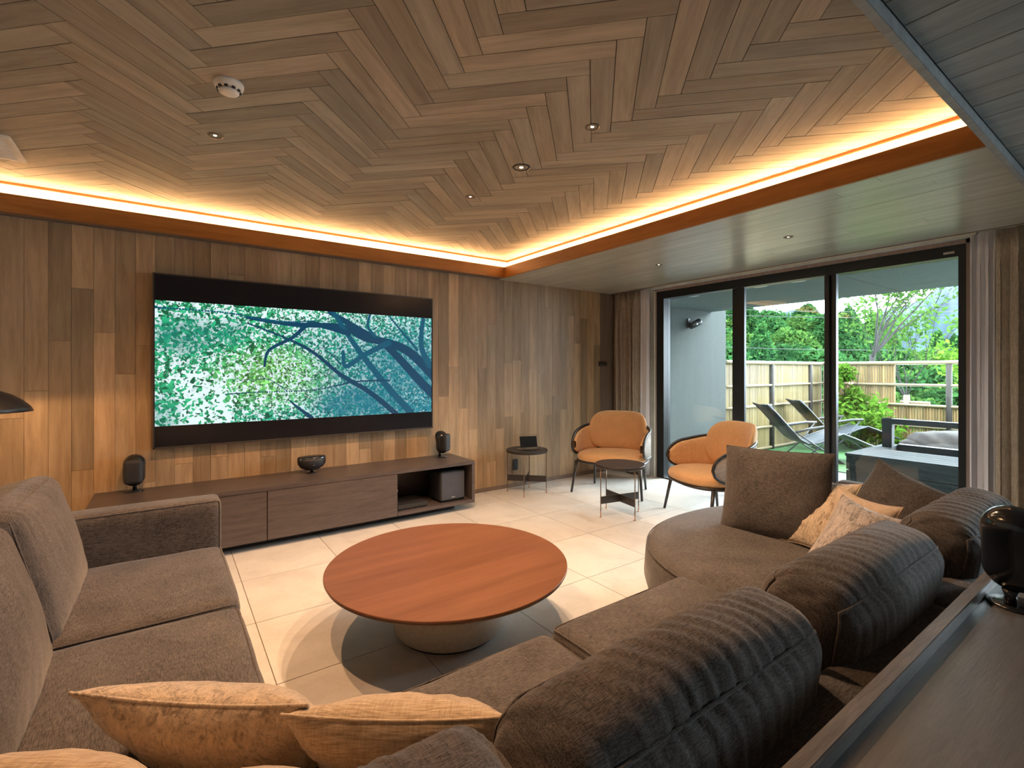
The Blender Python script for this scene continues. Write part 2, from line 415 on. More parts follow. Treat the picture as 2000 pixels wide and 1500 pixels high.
def pillow(name, label, cat, w, h, t, m, M4, seed=0, group=None, pull=.07, dent=.006, cord=.0035, droop=0):
    mb, ring = pillow_mesh(w, h, t, seed=seed, pull=pull, dent=dent, droop=droop)
    o = mb.obj(name, m, smooth=True, weld=True, M4=M4); tag(o, label, cat, group)
    p = MB().tube(ring, cord, 6, True).obj('piping', m, o, smooth=True)
    return o

# ---------------------------------------------------------------- room shell
H1, H2 = 2.19, 2.40                  # soffit and tray ceiling heights
XL, XW, YT, YR = -1.9, 4.64, 4.21, -2.6
fl = struct(MB().box(XL-.1, XW+.1, YR-.1, YT+.1, -.12, -.006).obj('floor', 'grout'))
tw = .5665; k = 0
tile_mesh = {}
xs = [.349+tw*i for i in range(-4, 9)]; ys = [2.104+.572*i for i in range(-9, 5)]
for i in range(len(xs)-1):
    for j in range(len(ys)-1):
        x0, x1, y0, y1 = max(xs[i], XL), min(xs[i+1], XW+.02), max(ys[j], YR), min(ys[j+1], YT)
        if x1-x0 < .02 or y1-y0 < .02: continue
        key = (round(x1-x0, 3), round(y1-y0, 3))
        if key not in tile_mesh:
            tile_mesh[key] = MB().box(-key[0]/2+.0022, key[0]/2-.0022, -key[1]/2+.0022, key[1]/2-.0022, -.006, 0).mesh('tile'); tile_mesh[key].materials.append(M['tile'])
        link('tile', tile_mesh[key], None, fl, ((x0+x1)/2, (y0+y1)/2, 0))

wl = struct(MB().box(XL-.1, XW+.25, YT+.012, YT+.2, -.1, H2+.3).obj('wall_left', 'shell'))
x = -.733-.1095*11; n = 0
while x < XW-.02:
    wdt = .1095; x1 = min(x+wdt, XW)
    if x1 > XL:
        z = 0.0; cuts = [0]
        zz = random.uniform(.15, 1.3)
        while zz < H1-.2: cuts.append(zz); zz += random.uniform(.55, 1.5)
        cuts.append(H1)
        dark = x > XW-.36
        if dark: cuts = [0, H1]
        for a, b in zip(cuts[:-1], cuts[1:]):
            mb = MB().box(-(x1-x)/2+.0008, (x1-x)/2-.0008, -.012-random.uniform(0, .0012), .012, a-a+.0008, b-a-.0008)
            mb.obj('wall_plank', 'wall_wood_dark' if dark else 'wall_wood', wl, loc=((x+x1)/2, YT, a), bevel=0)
    x += wdt
struct(MB().box(XL, XW-.33, YT-.022, YT-.0135, 0, .04).obj('baseboard_left', M['wall_wood_dark']))
struct(MB().box(XL-.2, XL, YR-.1, YT+.1, -.1, H2+.3).obj('wall_near', 'cream'))
struct(MB().box(XL-.2, XW+.3, YR-.2, YR, -.1, H2+.3).obj('wall_rear', 'cream'))
# window wall: solid pieces around the opening
WY0, WY1, WZ = .934, 3.618, 2.153
wf = MB(); wf.box(XW, XW+.22, -.3, WY0-.05, -.1, H2+.3); wf.box(XW, XW+.22, YR, -2.4, -.1, H2+.3); wf.box(XW, XW+.22, -2.4, -.3, WZ, H2+.3); wf.box(XW, XW+.22, -2.4, -.3, -.1, .75); wf.box(XW, XW+.22, WY1+.05, YT+.1, -.1, H2+.3); wf.box(XW, XW+.22, WY0-.06, WY1+.06, WZ+.04, H2+.3)  # leaves an added out-of-view opening too, for more daylight
wf.box(XW, XW+.22, WY0-.06, WY1+.06, -.4, -.055)
struct(wf.obj('wall_far', M['pale_jamb']))

# tray ceiling: herringbone of individual boards
TX1, TY0, TY1 = 2.93, .495, YT
ce = struct(MB().box(XL-.1, TX1+.1, YR-.1, YT+.1, H2+.014, H2+.3).obj('ceiling', 'dark_gap'))
def clip(poly, ax, lim, keep_less):
    out = []
    for i in range(len(poly)):
        a, b = poly[i-1], poly[i]
        ia = (a[ax] <= lim) if keep_less else (a[ax] >= lim); ib = (b[ax] <= lim) if keep_less else (b[ax] >= lim)
        if ia != ib:
            t = (lim-a[ax])/(b[ax]-a[ax]); out.append((a[0]+(b[0]-a[0])*t, a[1]+(b[1]-a[1])*t))
        if ib: out.append(b)
    return out
hw, hL = .0931, .5715; e1 = (math.sqrt(.5), math.sqrt(.5)); e2 = (math.sqrt(.5), -math.sqrt(.5)); TL = (1.2732, 1.162)
boards = []
for mcol in range(-5, 4):
    for kk in range(-16, 36):
        ox = TL[0]+mcol*hL*math.sqrt(2); oy = TL[1]
        for typ in (0, 1):
            g = .0014
            if typ == 0: a0, a1, t0, t1 = kk*hw, kk*hw+hL, -kk*hw, -kk*hw+hw
            else: a0, a1, t0, t1 = hL+kk*hw, hL+kk*hw+hw, -kk*hw, hL-kk*hw
            a0 += g; a1 -= g; t0 += g; t1 -= g
            poly = [(ox+a*e1[0]+t*e2[0], oy+a*e1[1]+t*e2[1]) for a, t in ((a0, t0), (a1, t0), (a1, t1), (a0, t1))]
            for ax, lim, less in ((0, XL, False), (0, TX1, True), (1, TY0, False), (1, TY1, True)):
                if poly: poly = clip(poly, ax, lim, less)
            if len(poly) < 3: continue
            cx = sum(p[0] for p in poly)/len(poly); cy = sum(p[1] for p in poly)/len(poly)
            area = abs(sum(poly[i-1][0]*poly[i][1]-poly[i][0]*poly[i-1][1] for i in range(len(poly))))/2
            if area < .0004: continue
            dep = math.sin(YAW)*cx+math.cos(YAW)*cy; lat = math.cos(YAW)*cx-math.sin(YAW)*cy
            vis = dep > .3 and abs(lat/dep) < 1.13 and 1.15*944/max(dep, .01) < 760
            boards.append((area/max(dep, .3)**3 if vis else 0, typ, poly, cx, cy))
boards.sort(key=lambda b: -b[0])
def board_local(poly, typ, cx, cy):
    ang = PI/4 if typ == 0 else -PI/4; c, s = math.cos(-ang), math.sin(-ang)
    P = [((px-cx)*c-(py-cy)*s, (px-cx)*s+(py-cy)*c) for px, py in poly]; return P, ang
def add_prism(mb, P, z0, z1):
    n = len(P); A = sum(P[i-1][0]*P[i][1]-P[i][0]*P[i-1][1] for i in range(n))
    if A < 0: P = P[::-1]
    vs = [(p[0], p[1], z0) for p in P]+[(p[0], p[1], z1) for p in P]
    mb.add(vs, [tuple(range(n))[::-1], tuple(range(n, 2*n))]+[(i, (i+1) % n, n+(i+1) % n, n+i) for i in range(n)])
rest = {0: MB(), 1: MB()}
for i, (sc, typ, poly, cx, cy) in enumerate(boards):
    dz = random.uniform(0, .0012)
    if i < 300:
        P, ang = board_local(poly, typ, cx, cy); mb = MB(); add_prism(mb, P, -dz, .014)
        mb.obj('ceiling_plank', 'ceil_wood', ce, loc=(cx, cy, H2), rot=(0, 0, ang))
    else:
        P, ang = board_local(poly, typ, 0, 0); add_prism(rest[typ], P, -dz, .014)
for typ, ang in ((0, PI/4), (1, -PI/4)):
    o = rest[typ].obj('ceiling_planks', 'ceil_wood', ce, loc=(0, 0, H2), rot=(0, 0, ang)); o['kind'] = 'stuff'

M['edge_trim'] = plain('amber_edge_strip', (.20, .055, .008), .6)
# cove: fascia, trough, painted back, amber edge trim
struct(MB().box(XL, 2.79, 4.07, 4.09, H1-.002, 2.296).obj('trim_1', 'fascia'))
fb = MB().box(-1.787, 1.787, -.01, .01, H1-.002, 2.296)
struct(fb.obj('trim_2', 'fascia', loc=(2.80, 2.283, 0), rot=(0, 0, PI/2)))
struct(MB().box(XL, TX1, 4.202, YT+.012, H1+.03, H2-.016).box(2.922, 2.94, TY0, YT, H1+.03, H2-.016).obj('trim_3', 'cream'))
struct(MB().box(XL, TX1, 4.190, YT+.012, H2-.016, H2+.01).box(2.908, 2.94, TY0, YT, H2-.016, H2+.01).obj('trim_4', M['edge_trim']))
# soffit by the window: boards run beside the window
SO = struct(MB().box(2.81, XW-.17, TY0, YT+.01, H1+.012, H1+.03).box(XL, 2.81, 4.09, YT+.01, H1+.012, H1+.03).box(2.94, XW+.2, TY0-.1, YT+.1, H1+.03, H2+.3).obj('ceiling', 'cream'))
MBx = MB().box(XL, 2.79, 4.095, YT-.012, H1+.004, H1+.012).obj('gap_liner', 'wall_wood_dark', SO)
x = 2.812; bw = .0922
while x < XW-.18:
    x1 = min(x+bw, XW-.17); y = TY0; y += 0
    cuts = [TY0]; yy = TY0+random.uniform(.2, 1.3)
    while yy < YT-.3: cuts.append(yy); yy += random.uniform(.9, 1.7)
    cuts.append(YT-.013)
    for a, b in zip(cuts[:-1], cuts[1:]):
        MB().box(-(x1-x)/2+.0007, (x1-x)/2-.0007, .0007, b-a-.0007, -random.uniform(0, .0008), .012).obj('soffit_plank', 'soffit_wood', SO, loc=((x+x1)/2, a, H1))
    x += bw
struct(MB().box(XW-.17, XW-.158, YR, YT-.012, H1-.004, H1+.03).obj('trim_5', 'wall_wood_dark'))
# lower soffit over the room's near side
SR = struct(MB().box(XL, XW+.05, YR, .468, H1+.034, H2+.3).obj('ceiling', 'shell'))
x = .525; bw = .1435
while x < XW-.18:
    x1 = min(x+bw, XW-.17)
    for a, b in ((-2.0, -.95), (-.95, .467)) if random.random() < .5 else ((-2.0, -.6), (-.6, .467)):
        MB().box(-(x1-x)/2+.002, (x1-x)/2-.002, .001, b-a-.001, -random.uniform(0, .001), .014).obj('soffit_plank', 'grey_wood', SR, loc=((x+x1)/2, a, H1+.02))
    x += bw
struct(MB().box(-3.3, 3.1, -.012, .012, 0, .24).obj('trim_6', 'grey_wood', loc=(1.3, .482, H1-.02), bevel=.002))

# ---------------------------------------------------------------- window: frame, stiles, glass
wj = MB(); wj.box(XW-.012, XW+.03, WY1, WY1+.045, 0, WZ+.03); wj.box(XW-.012, XW+.03, WY0-.045, WY0, 0, WZ+.03); wj.box(XW-.012, XW+.03, WY0-.045, WY1+.045, WZ, WZ+.03)
struct(wj.obj('trim_7', 'jamb'))
struct(MB().box(XW-.02, XW-.012, WY1+.01, WY1+.03, 0, WZ+.015).obj('trim_8', 'pale_jamb'))
wi = struct(MB().box(XW+.0, XW+.12, WY0, WY1, WZ-.085, WZ).box(XW, XW+.12, WY0, WY1, -.055, .012).box(XW, XW+.12, WY1-.095, WY1, .012, WZ-.085).box(XW, XW+.12, WY0, WY0+.045, .012, WZ-.085).obj('window_1', 'frame'))
MB().box(XW+.02, XW+.06, 2.58, 2.65, .012, WZ-.085).obj('sash_stile', 'frame', wi, bevel=.003)
MB().box(XW+.05, XW+.10, 2.65, 2.722, .012, WZ-.085).obj('sash_stile', 'frame', wi, bevel=.003)
MB().box(XW+.02, XW+.06, 1.822, 1.861, .012, WZ-.085).obj('sash_stile', 'frame', wi, bevel=.003)
MB().box(XW+.05, XW+.10, 1.781, 1.822, .012, WZ-.085).obj('sash_stile', 'frame', wi, bevel=.003)
for a, b, xo in ((2.70, WY1-.095, .075), (1.85, 2.60, .04), (WY0+.045, 1.80, .075)):
    MB().box(XW+xo, XW+xo+.006, a, b, .012, WZ-.085).obj('window_pane', 'glass', wi)
w2 = struct(MB().box(XW+.04, XW+.12, -2.4, -.3, WZ-.07, WZ).box(XW+.04, XW+.12, -2.4, -.3, .75, .80).box(XW+.04, XW+.12, -2.4, -2.34, .8, WZ-.07).box(XW+.04, XW+.12, -.36, -.3, .8, WZ-.07).obj('added_window', 'frame'))  # unseen window, added to let more daylight into the room
MB().box(XW+.075, XW+.081, -2.34, -.36, .8, WZ-.07).obj('window_pane', 'glass', w2)
MB().box(XW-.006, XW, 1.0, 1.06, WZ-.06, WZ-.045).obj('vent_catch', 'metal', wi)

# ---------------------------------------------------------------- curtains
def curtain(name, label, y0, y1, xc, m, folds, amp, seed, z0=.015, z1=H1-.002, th=.003):
    r = random.Random(seed); n = folds*10; P = []
    zs = [z0+(z1-z0)*t for t in (0, .15, .3, .5, .7, .85, .94, 1)]
    ph = [r.uniform(-.5, .5) for _ in range(folds+1)]
    for i in range(n+1):
        t = i/n; row = []; f = t*folds; k = int(min(f, folds-1))
        for z in zs:
            top = max(0, (z-z1+.25)/.25)
            a = amp*(1-.45*top)*(.7+.5*math.sin(k*1.9+seed))
            xx = xc+a*math.sin(2*PI*f+ph[k]*.3*(z1-z))+.004*math.sin(9*t+3*z)
            yy = y0+(y1-y0)*t+amp*.35*math.sin(4*PI*f)*(1-top)
            row.append((xx, yy, z))
        P.append(row)
    o = MB().grid(P).obj(name, m, smooth=True); tag(o, label, 'curtain')
    md = o.modifiers.new('thickness', 'SOLIDIFY'); md.thickness = th
    return o
curtain('drape', 'taupe drape bunched at the left end of the window by the wooden wall', 3.79, 4.185, 4.545, 'drape', 6, .062, 1)
curtain('sheer_curtain', 'narrow white sheer curtain gathered left of the window beside the drape', 3.665, 3.80, 4.565, 'sheer', 3, .018, 2, th=.001)
curtain('sheer_curtain', 'white sheer curtain gathered right of the window', .775, .90, 4.56, 'sheer', 3, .02, 3, th=.001)
curtain('drape', 'taupe drape hanging in deep folds at the right edge of the window', .06, .765, 4.525, 'drape', 8, .05, 4)

# ---------------------------------------------------------------- downlights, detector, panel, sign
def downlight(x, y, z, r, label, power, grp, col=LAMP, dark=False, size=128, tilt=(0, 0, 0)):
    t = thing('downlight', label, 'downlight', (x, y, z), 0, grp)
    MB().lathe([(r*.72, .012), (r*.72, -.001), (r*.78, -.004), (r, -.003), (r, .0)], 32).obj('ring', 'blk' if dark else 'bronze', t, smooth=True)
    MB().lathe([(.0001, .0075), (r*.7, .0075), (r*.7, .004), (0.0001, .004)], 24).obj('reflector', M['lens_off'] if dark else M['lens'], t)
    MB().lathe([(r*.2, .003), (r*.2, -.001), (.0001, -.002)], 16).obj('lamp', M['bulb'], t)
    if power: add_light('downlight_beam', 'SPOT', (0, 0, -.012), power, col, tilt, t, spot_size=math.radians(size), spot_blend=.85, shadow_soft_size=.018)
    return t
M['lens'] = plain('lamp_reflector', (.75, .68, .6), .25, 1); M['lens_off'] = plain('dark_baffle', (.05, .05, .05), .4)
M['bulb'] = emis('lamp_glow', (1, .85, .6), 9)
DP = 52
downlight(1.634, 2.779, H2, .034, 'small round ceiling downlight nearest the television wall, right column', DP, 'tray ceiling downlights')
downlight(1.634, 2.21, H2, .052, 'larger dark-rimmed round downlight in the middle of the herringbone ceiling', DP, 'tray ceiling downlights', dark=True)
downlight(1.636, 1.647, H2, .034, 'small round downlight in the herringbone ceiling above the dark-rimmed one', DP, 'tray ceiling downlights')
downlight(.185, 2.78, H2, .034, 'small round downlight in the herringbone ceiling below the smoke detector', DP, 'tray ceiling downlights', (1, .54, .27))
downlight(.185, 1.65, H2, .034, 'small round ceiling downlight over the sofa corner', DP, 'tray ceiling downlights', (1, .54, .27))
downlight(3.58, 2.77, H1, .03, 'tiny recessed downlight in the pale soffit nearer the wooden wall', 16, 'soffit downlights', (1, .88, .72))
downlight(3.58, 1.66, H1, .03, 'tiny recessed downlight in the pale soffit above the middle window pane', 16, 'soffit downlights', (1, .88, .72))

t = thing('smoke_detector', 'round white smoke detector on the herringbone ceiling', 'smoke detector', (.196, 2.238, H2))
MB().lathe([(.054, 0), (.054, -.012), (.050, -.022), (.040, -.030)], 40).obj('base', 'white', t, smooth=True)
MB().lathe([(.036, -.030), (.036, -.040), (.024, -.046), (.0001, -.047)], 32).obj('sensor_cap', 'white', t, smooth=True)
for k in range(10):
    a = 2*PI*k/10; MB().box(-.006, .006, -.003, .003, -.004, .004).obj('slot', 'blk', t, loc=(.041*math.cos(a), .041*math.sin(a), -.031), rot=(.5*math.sin(a)*0, 0, a+PI/2))
t = thing('ceiling_panel', 'square white ceiling air grille at the left edge near the cove light', 'air grille', (-.82, 3.547, H2))
MB().box(-.183, .183, -.183, .183, -.012, 0).obj('frame', 'white', t, bevel=.003)
for k in range(9): MB().box(-.15, .15, -.004, .004, -.017, -.010).obj('louvre', 'white', t, loc=(0, -.14+.035*k, 0))
t = thing('switch_plate', 'small dark two-line wall plate beside the left drape', 'wall plate', (4.345, YT-.013, 1.32))
MB().box(-.07, .07, -.006, 0, -.028, .028).obj('plate', 'blkw', t, bevel=.002)
for z in (-.012, .012): MB().box(-.055, .055, -.009, -.006, -.003, .003).obj('bar', 'metal', t, loc=(0, 0, z))
t = thing('wall_outlet', 'dark grey wall socket low on the boards behind the corner side table', 'socket', (3.02, YT-.013, .235))
MB().box(-.034, .034, -.007, 0, -.058, .058).obj('plate', M['deck_rail'], t, bevel=.003)
for z in (-.02, .02):
    MB().box(-.016, .016, -.009, -.007, -.013, .013).obj('socket', 'blk', t, loc=(0, 0, z))

# ---------------------------------------------------------------- television
def tv():
    t = thing('television', 'huge wall-mounted flat television showing green tree branches', 'television', (.965, 4.15, 1.31))
    hw_, hh = 1.056, .608
    f = MB(); f.box(-hw_, hw_, -.02, -.012, -hh, -hh+.012); f.box(-hw_, hw_, -.02, -.012, hh-.009, hh); f.box(-hw_, -hw_+.009, -.02, -.012, -hh, hh); f.box(hw_-.009, hw_, -.02, -.012, -hh, hh)
    f.obj('bezel', M['tv_bezel'], t)
    MB().box(-hw_, hw_, -.0125, .024, -hh, hh).obj('housing', 'blk', t, bevel=.002)
    MB().box(-hw_+.008, hw_-.008, -.0165, -.0125, -hh+.01, hh-.008).obj('screen', M['tv_glass'], t)
    MB().box(-.4, .4, .024, .05, -.25, .25).obj('bracket', 'blk', t)
    # lit picture: coloured grid of leaves and branches
    W_, H_ = 760, 326; x0, x1, z0, z1 = -hw_+.012, hw_-.014, -.487+.035, .417+.003
    X, Y = np.meshgrid(np.arange(W_)/W_, np.arange(H_)/H_)       # x right, y up
    img = np.zeros((H_, W_, 3)); r = np.random.default_rng(5)
    lit = np.array([.80, .97, 1.0]); teal = np.array([.01, .26, .27]); grn = np.array([.02, .30, .13]); blu = np.array([.0, .10, .20])
    img[:] = lit*1.0
    def blend(mask, col, a=1): img[mask] = img[mask]*(1-a)+np.array(col)*a
    big = snoise(X*7, Y*3.2, 11)
    # hazy masses behind
    d = np.clip((X-.35)*1.1+(.45-Y)*.5+big*.18, 0, 1)[..., None]; img = img*(1-d)+teal*1.5*d
    def leaf(cx, cy, a, L, wd, col):
        i0, i1 = int(max(0, (cx-L)*W_)), int(min(W_, (cx+L)*W_+2)); j0, j1 = int(max(0, (cy-L*2.4)*H_)), int(min(H_, (cy+L*2.4)*H_+2))
        if i1 <= i0 or j1 <= j0: return
        dx = (X[j0:j1, i0:i1]-cx)*2.33; dy = Y[j0:j1, i0:i1]-cy
        u = dx*math.cos(a)+dy*math.sin(a); v = -dx*math.sin(a)+dy*math.cos(a)
        m_ = (u/(L*2.33))**2+(v/(wd*2.33))**2*(1+.8*np.sign(u)*np.abs(u)/(L*2.33)) < 1
        img[j0:j1, i0:i1][m_] = col
    for k_ in range(19000):
        cx, cy = r.uniform(0, 1), r.uniform(0, 1)
        dens = .72+.32*float(snoise(np.array(cx*8), np.array(cy*4), 21))
        if cx < .22 and cy < .42: dens *= .35 if not (cx < .06) else .8
        if r.uniform() > dens: continue
        L = r.uniform(.0025, .0075)*(1.7 if cx < .35 and r.uniform() < .15 else 1); dk = np.clip((cx-.3)*1.2+(.4-cy)*.5, 0, 1)
        c = grn*(1-dk)+np.array([.0, .17, .24])*dk
        yel = max(0, 1-((cx-.38)**2*14+(cy-.38)**2*9))*(1-dk)
        c = c*(1-.5*yel)+np.array([.28, .60, .08])*.6*yel*r.uniform(.3, 1.3)
        c = c*r.choice([.35, .6, 1, 1.4, 1.8])
        if r.uniform() < .17+.10*dk*(cy > .2)-.1*dk: c = lit*r.uniform(.75, 1.0)
        leaf(cx, cy, r.uniform(0, PI), L, L*r.uniform(.35, .6), np.clip(c, 0, 1))
    # shade pools
    for cx, cy, sx, sy, a in ((.88, .45, .18, .42, .6), (.72, .4, .22, .3, .5), (.6, .75, .2, .2, .3), (.08, .72, .10, .16, .75), (.66, .12, .16, .17, .95), (.22, .77, .05, .12, .6), (.9, .05, .16, .1, .5), (.97, .42, .06, .16, .85), (.02, .08, .05, .2, .5)):
        e = np.exp(-(((X-cx)/sx)**2+((Y-cy)/sy)**2)**2)*a; e = (e*(.8+.35*snoise(X*40, Y*20, 3))).clip(0, 1)[..., None]
        img = img*(1-e)+(np.array([.0, .22, .17]) if cx < .4 else np.array([.0, .17, .24]))*e
    def branch(pts, w0, w1, col):
        pts = np.array(pts, float); m_ = len(pts)
        seg = []
        for i in range(m_-1):
            p0 = pts[max(i-1, 0)]; p1 = pts[i]; p2 = pts[i+1]; p3 = pts[min(i+2, m_-1)]
            for tt in np.linspace(0, 1, 26):
                q = .5*((2*p1)+(-p0+p2)*tt+(2*p0-5*p1+4*p2-p3)*tt**2+(-p0+3*p1-3*p2+p3)*tt**3); seg.append((q, (i+tt)/(m_-1)))
        for q, s in seg:
            w = (w0+(w1-w0)*s); i0, i1 = int(max(0, (q[0]-w)*W_)), int(min(W_, (q[0]+w)*W_+2)); j0, j1 = int(max(0, (q[1]-w*2.4)*H_)), int(min(H_, (q[1]+w*2.4)*H_+2))
            if i1 <= i0 or j1 <= j0: continue
            m2 = ((X[j0:j1, i0:i1]-q[0])*2.33)**2+(Y[j0:j1, i0:i1]-q[1])**2 < (w*2.33)**2
            img[j0:j1, i0:i1][m2] = col
    dkb, mid = (.0, .05, .11), (.0, .09, .16)
    branch([(1.02, .36), (.9, .62), (.8, .72), (.7, .76), (.6, .86), (.42, .86), (.27, .90)], .023, .006, dkb)
    branch([(1.02, .15), (.93, .36), (.84, .58), (.78, .70), (.66, .86), (.56, .99)], .021, .010, dkb)
    branch([(.9, .0), (.8, .26), (.7, .55), (.63, .78), (.57, 1.0)], .016, .008, mid)
    branch([(.83, .0), (.72, .22), (.60, .40), (.5, .60), (.41, .72), (.27, .85)], .012, .003, dkb)
    branch([(.63, .80), (.53, .86), (.48, .87), (.42, .74), (.34, .62), (.325, .48)], .011, .004, dkb)
    branch([(.8, .72), (.7, .6), (.62, .48), (.61, .62)], .013, .006, mid)
    branch([(.99, .5), (.95, .7), (.96, 1.0)], .016, .009, mid); branch([(.93, .66), (.86, .84), (.80, 1.0)], .007, .003, mid)
    branch([(.80, .34), (.66, .33), (.50, .26), (.30, .25), (.2, .24)], .004, .002, dkb)
    branch([(.49, .0), (.44, .1), (.41, .17)], .008, .002, dkb); branch([(.6, .5), (.55, .62), (.46, .72)], .003, .001, dkb)
    branch([(.0, .94), (.2, .93), (.36, .88), (.5, .9)], .0035, .003, mid); branch([(.74, .78), (.71, .88), (.72, 1)], .007, .005, mid)
    branch([(.4, .26), (.34, .36), (.28, .36), (.14, .36)], .002, .001, dkb)
    img = np.clip(img, 0, 1)
    nx, ny = W_+1, H_+1
    gx, gz = np.meshgrid(np.linspace(x0, x1, nx), np.linspace(z0, z1, ny))
    vs = np.stack([gx, np.full_like(gx, -.0172), gz], -1).reshape(-1, 3)
    i, j = np.meshgrid(np.arange(W_), np.arange(H_)); a = (j*nx+i).ravel()
    fs = np.stack([a, a+1, a+nx+1, a+nx], -1)
    me = bpy.data.meshes.new('picture'); me.from_pydata(vs.tolist(), [], fs.tolist())
    at = me.color_attributes.new('picture', 'FLOAT_COLOR', 'CORNER')
    cc = np.ones((len(fs), 4, 4), np.float32); cc[:, :, :3] = img.reshape(-1, 1, 3)
    at.data.foreach_set('color', cc.ravel())
    m, nt, b = mat('television_picture'); at_n = nd(nt, 'ShaderNodeAttribute', attribute_name='picture')
    b.inputs['Base Color'].default_value = (.01, .01, .01, 1); b.inputs['Roughness'].default_value = .35
    nt.links.new(at_n.outputs['Color'], b.inputs['Emission Color']); b.inputs['Emission Strength'].default_value = .5
    link('picture', me, m, t)
M['tv_bezel'] = plain('tv_bezel', (.10, .09, .08), .35, .6); M['tv_glass'] = plain('tv_glass', (.010, .010, .014), .22, 0, .05)
tv()

# ---------------------------------------------------------------- media console
c = thing('media_console', 'long low dark brown media console under the television with open end bay', 'console', (0, 0, 0))
x0, x1, yf, zt = -.40, 2.241, 3.735, .433
MB().box(x0, x1, yf, YT-.014, zt-.03, zt).obj('top_panel', 'dark_wood', c, bevel=.0015)
MB().box(x0, x1, yf+.02, YT-.02, .06, .088).box(x0, x0+.02, yf+.02, YT-.02, .088, zt-.03).box(x0, x1, YT-.03, YT-.016, .088, zt-.03).box(1.50, 1.52, yf+.02, YT-.03, .088, zt-.03).box(.55, .57, yf+.02, YT-.03, .088, zt-.03).obj('carcass', 'dark_wood', c)
MB().box(1.515, x1, yf, yf+.02, .06, .088).obj('front_rail', 'dark_wood', c)
MB().box(x1-.028, x1, yf, YT-.02, .088, zt-.03).obj('end_panel', 'dark_wood', c)
for a, b in ((x0, .557), (.561, 1.511)): MB().box(a+.001, b-.001, yf-.004, yf+.018, .062, zt-.032).obj('door', 'dark_wood', c, bevel=.001)
MB().box(x0+.1, 2.10, 3.86, YT-.03, 0, .06).obj('plinth', 'blkw', c)
MB().lathe([(.006, 0), (.006, .012), (.0001, .014)], 12).obj('door_catch', 'metal', c, loc=(1.514, yf+.03, .26), rot=(0, PI/2, 0))

def speaker(name, label, loc, rz, group):
    s = thing(name, label, 'speaker', loc, rz, group)
    MB().lathe([(.052, 0), (.052, .006), (.045, .009), (.0001, .010)], 32, sx=1.05, sy=1).obj('base', 'gloss', s, smooth=True)
    MB().lathe([(.013, .008), (.011, .03), (.016, .045)], 16, c=(0, .028, 0)).obj('stem', 'gloss', s, smooth=True)
    b = cushion((.122, .118, .20), .055, (0, .0, .004), (16, 16, 22), lump=0); 
    sh = MB(); sh.v = [(x, y+(.02*(z/.1) if z > 0 else 0), z) for x, y, z in b.v]; sh.f = b.f
    sh.obj('cabinet', 'gloss', s, smooth=True, weld=True, loc=(0, 0, .142))
    g = cushion((.104, .05, .165), .024, (0, 0, 0), (14, 8, 18), lump=0)
    g.obj('grille', 'grille', s, smooth=True, weld=True, loc=(0, -.04, .137))
    MB().box(-.007, .007, -.001, .001, -.002, .002).obj('badge', 'metal', s, loc=(0, -.066, .085))
    return s
sp = speaker('speaker', 'small black rounded speaker on the left end of the media console', (-.19, 4.115, zt), math.radians(-4), 'matching black speakers')
dup(sp, (2.085, 4.06, zt), math.radians(38), 'small black rounded speaker on the right end of the media console', 'matching black speakers')
dup(sp, (1.69, .25, .672), math.radians(78), 'black rounded speaker close to the camera on the counter behind the sofa', 'matching black speakers')
cs = thing('centre_speaker', 'black bowl-shaped centre speaker on the console below the television', 'speaker', (.925, 4.05, zt))
MB().lathe([(.045, 0), (.045, .005), (.0001, .007)], 28).obj('base', 'gloss', cs, smooth=True)
MB().lathe([(.012, .005), (.014, .03)], 12).obj('stem', 'gloss', cs, smooth=True)
MB().lathe([(.0001, .022), (.05, .026), (.085, .045), (.105, .075), (.108, .1), (.106, .122), (.100, .130), (.0001, .132)], 40, sx=1, sy=.62).obj('cabinet', 'gloss', cs, smooth=True)
MB().lathe([(.0001, .028), (.05, .033), (.075, .05), (.088, .078), (.09, .1), (.088, .118), (.0001, .12)], 32, c=(0, -.022, 0), sx=1, sy=.6).obj('grille', 'grille', cs, smooth=True)
MB().box(-.008, .008, -.001, .001, -.002, .002).obj('badge', 'metal', cs, loc=(0, -.0765, .07))
sw = thing('subwoofer', 'dark grey cube subwoofer in the open bay of the console', 'subwoofer', (2.045, 3.90, .088))
cushion((.25, .24, .265), .022, (0, 0, 0), (12, 12, 12), lump=0).obj('cabinet', M['sub'] if 'sub' in M else 'grille', sw, smooth=True, weld=True, loc=(0, 0, .137))
MB().box(-.112, .112, -.0035, 0, -.115, .115).obj('grille', plain('sub_grille', (.05, .05, .062), .6), sw, loc=(0, -.12, .14), bevel=.001)
MB().box(-.018, .018, -.001, 0, -.003, .003).obj('badge', 'metal', sw, loc=(0, -.124, .04))
for a in (-.1, .1):
    for b in (-.1, .1): MB().lathe([(.012, 0), (.012, .006)], 12).obj('foot', 'blk', sw, loc=(a, b, 0))
av = thing('disc_player', 'slim dark disc player on the floor of the open console bay', 'disc player', (1.665, 3.90, .088))
MB().box(-.135, .135, -.12, .12, .004, .046).obj('case', 'blkw', av, bevel=.003)
MB().box(-.13, .13, -.004, 0, -.018, .018).obj('front_panel', 'gloss', av, loc=(0, -.12, .025))
for a in (-.11, .11):
    for b in (-.1, .1): MB().lathe([(.01, 0), (.01, .005)], 10).obj('foot', 'blk', av, loc=(a, b, 0))

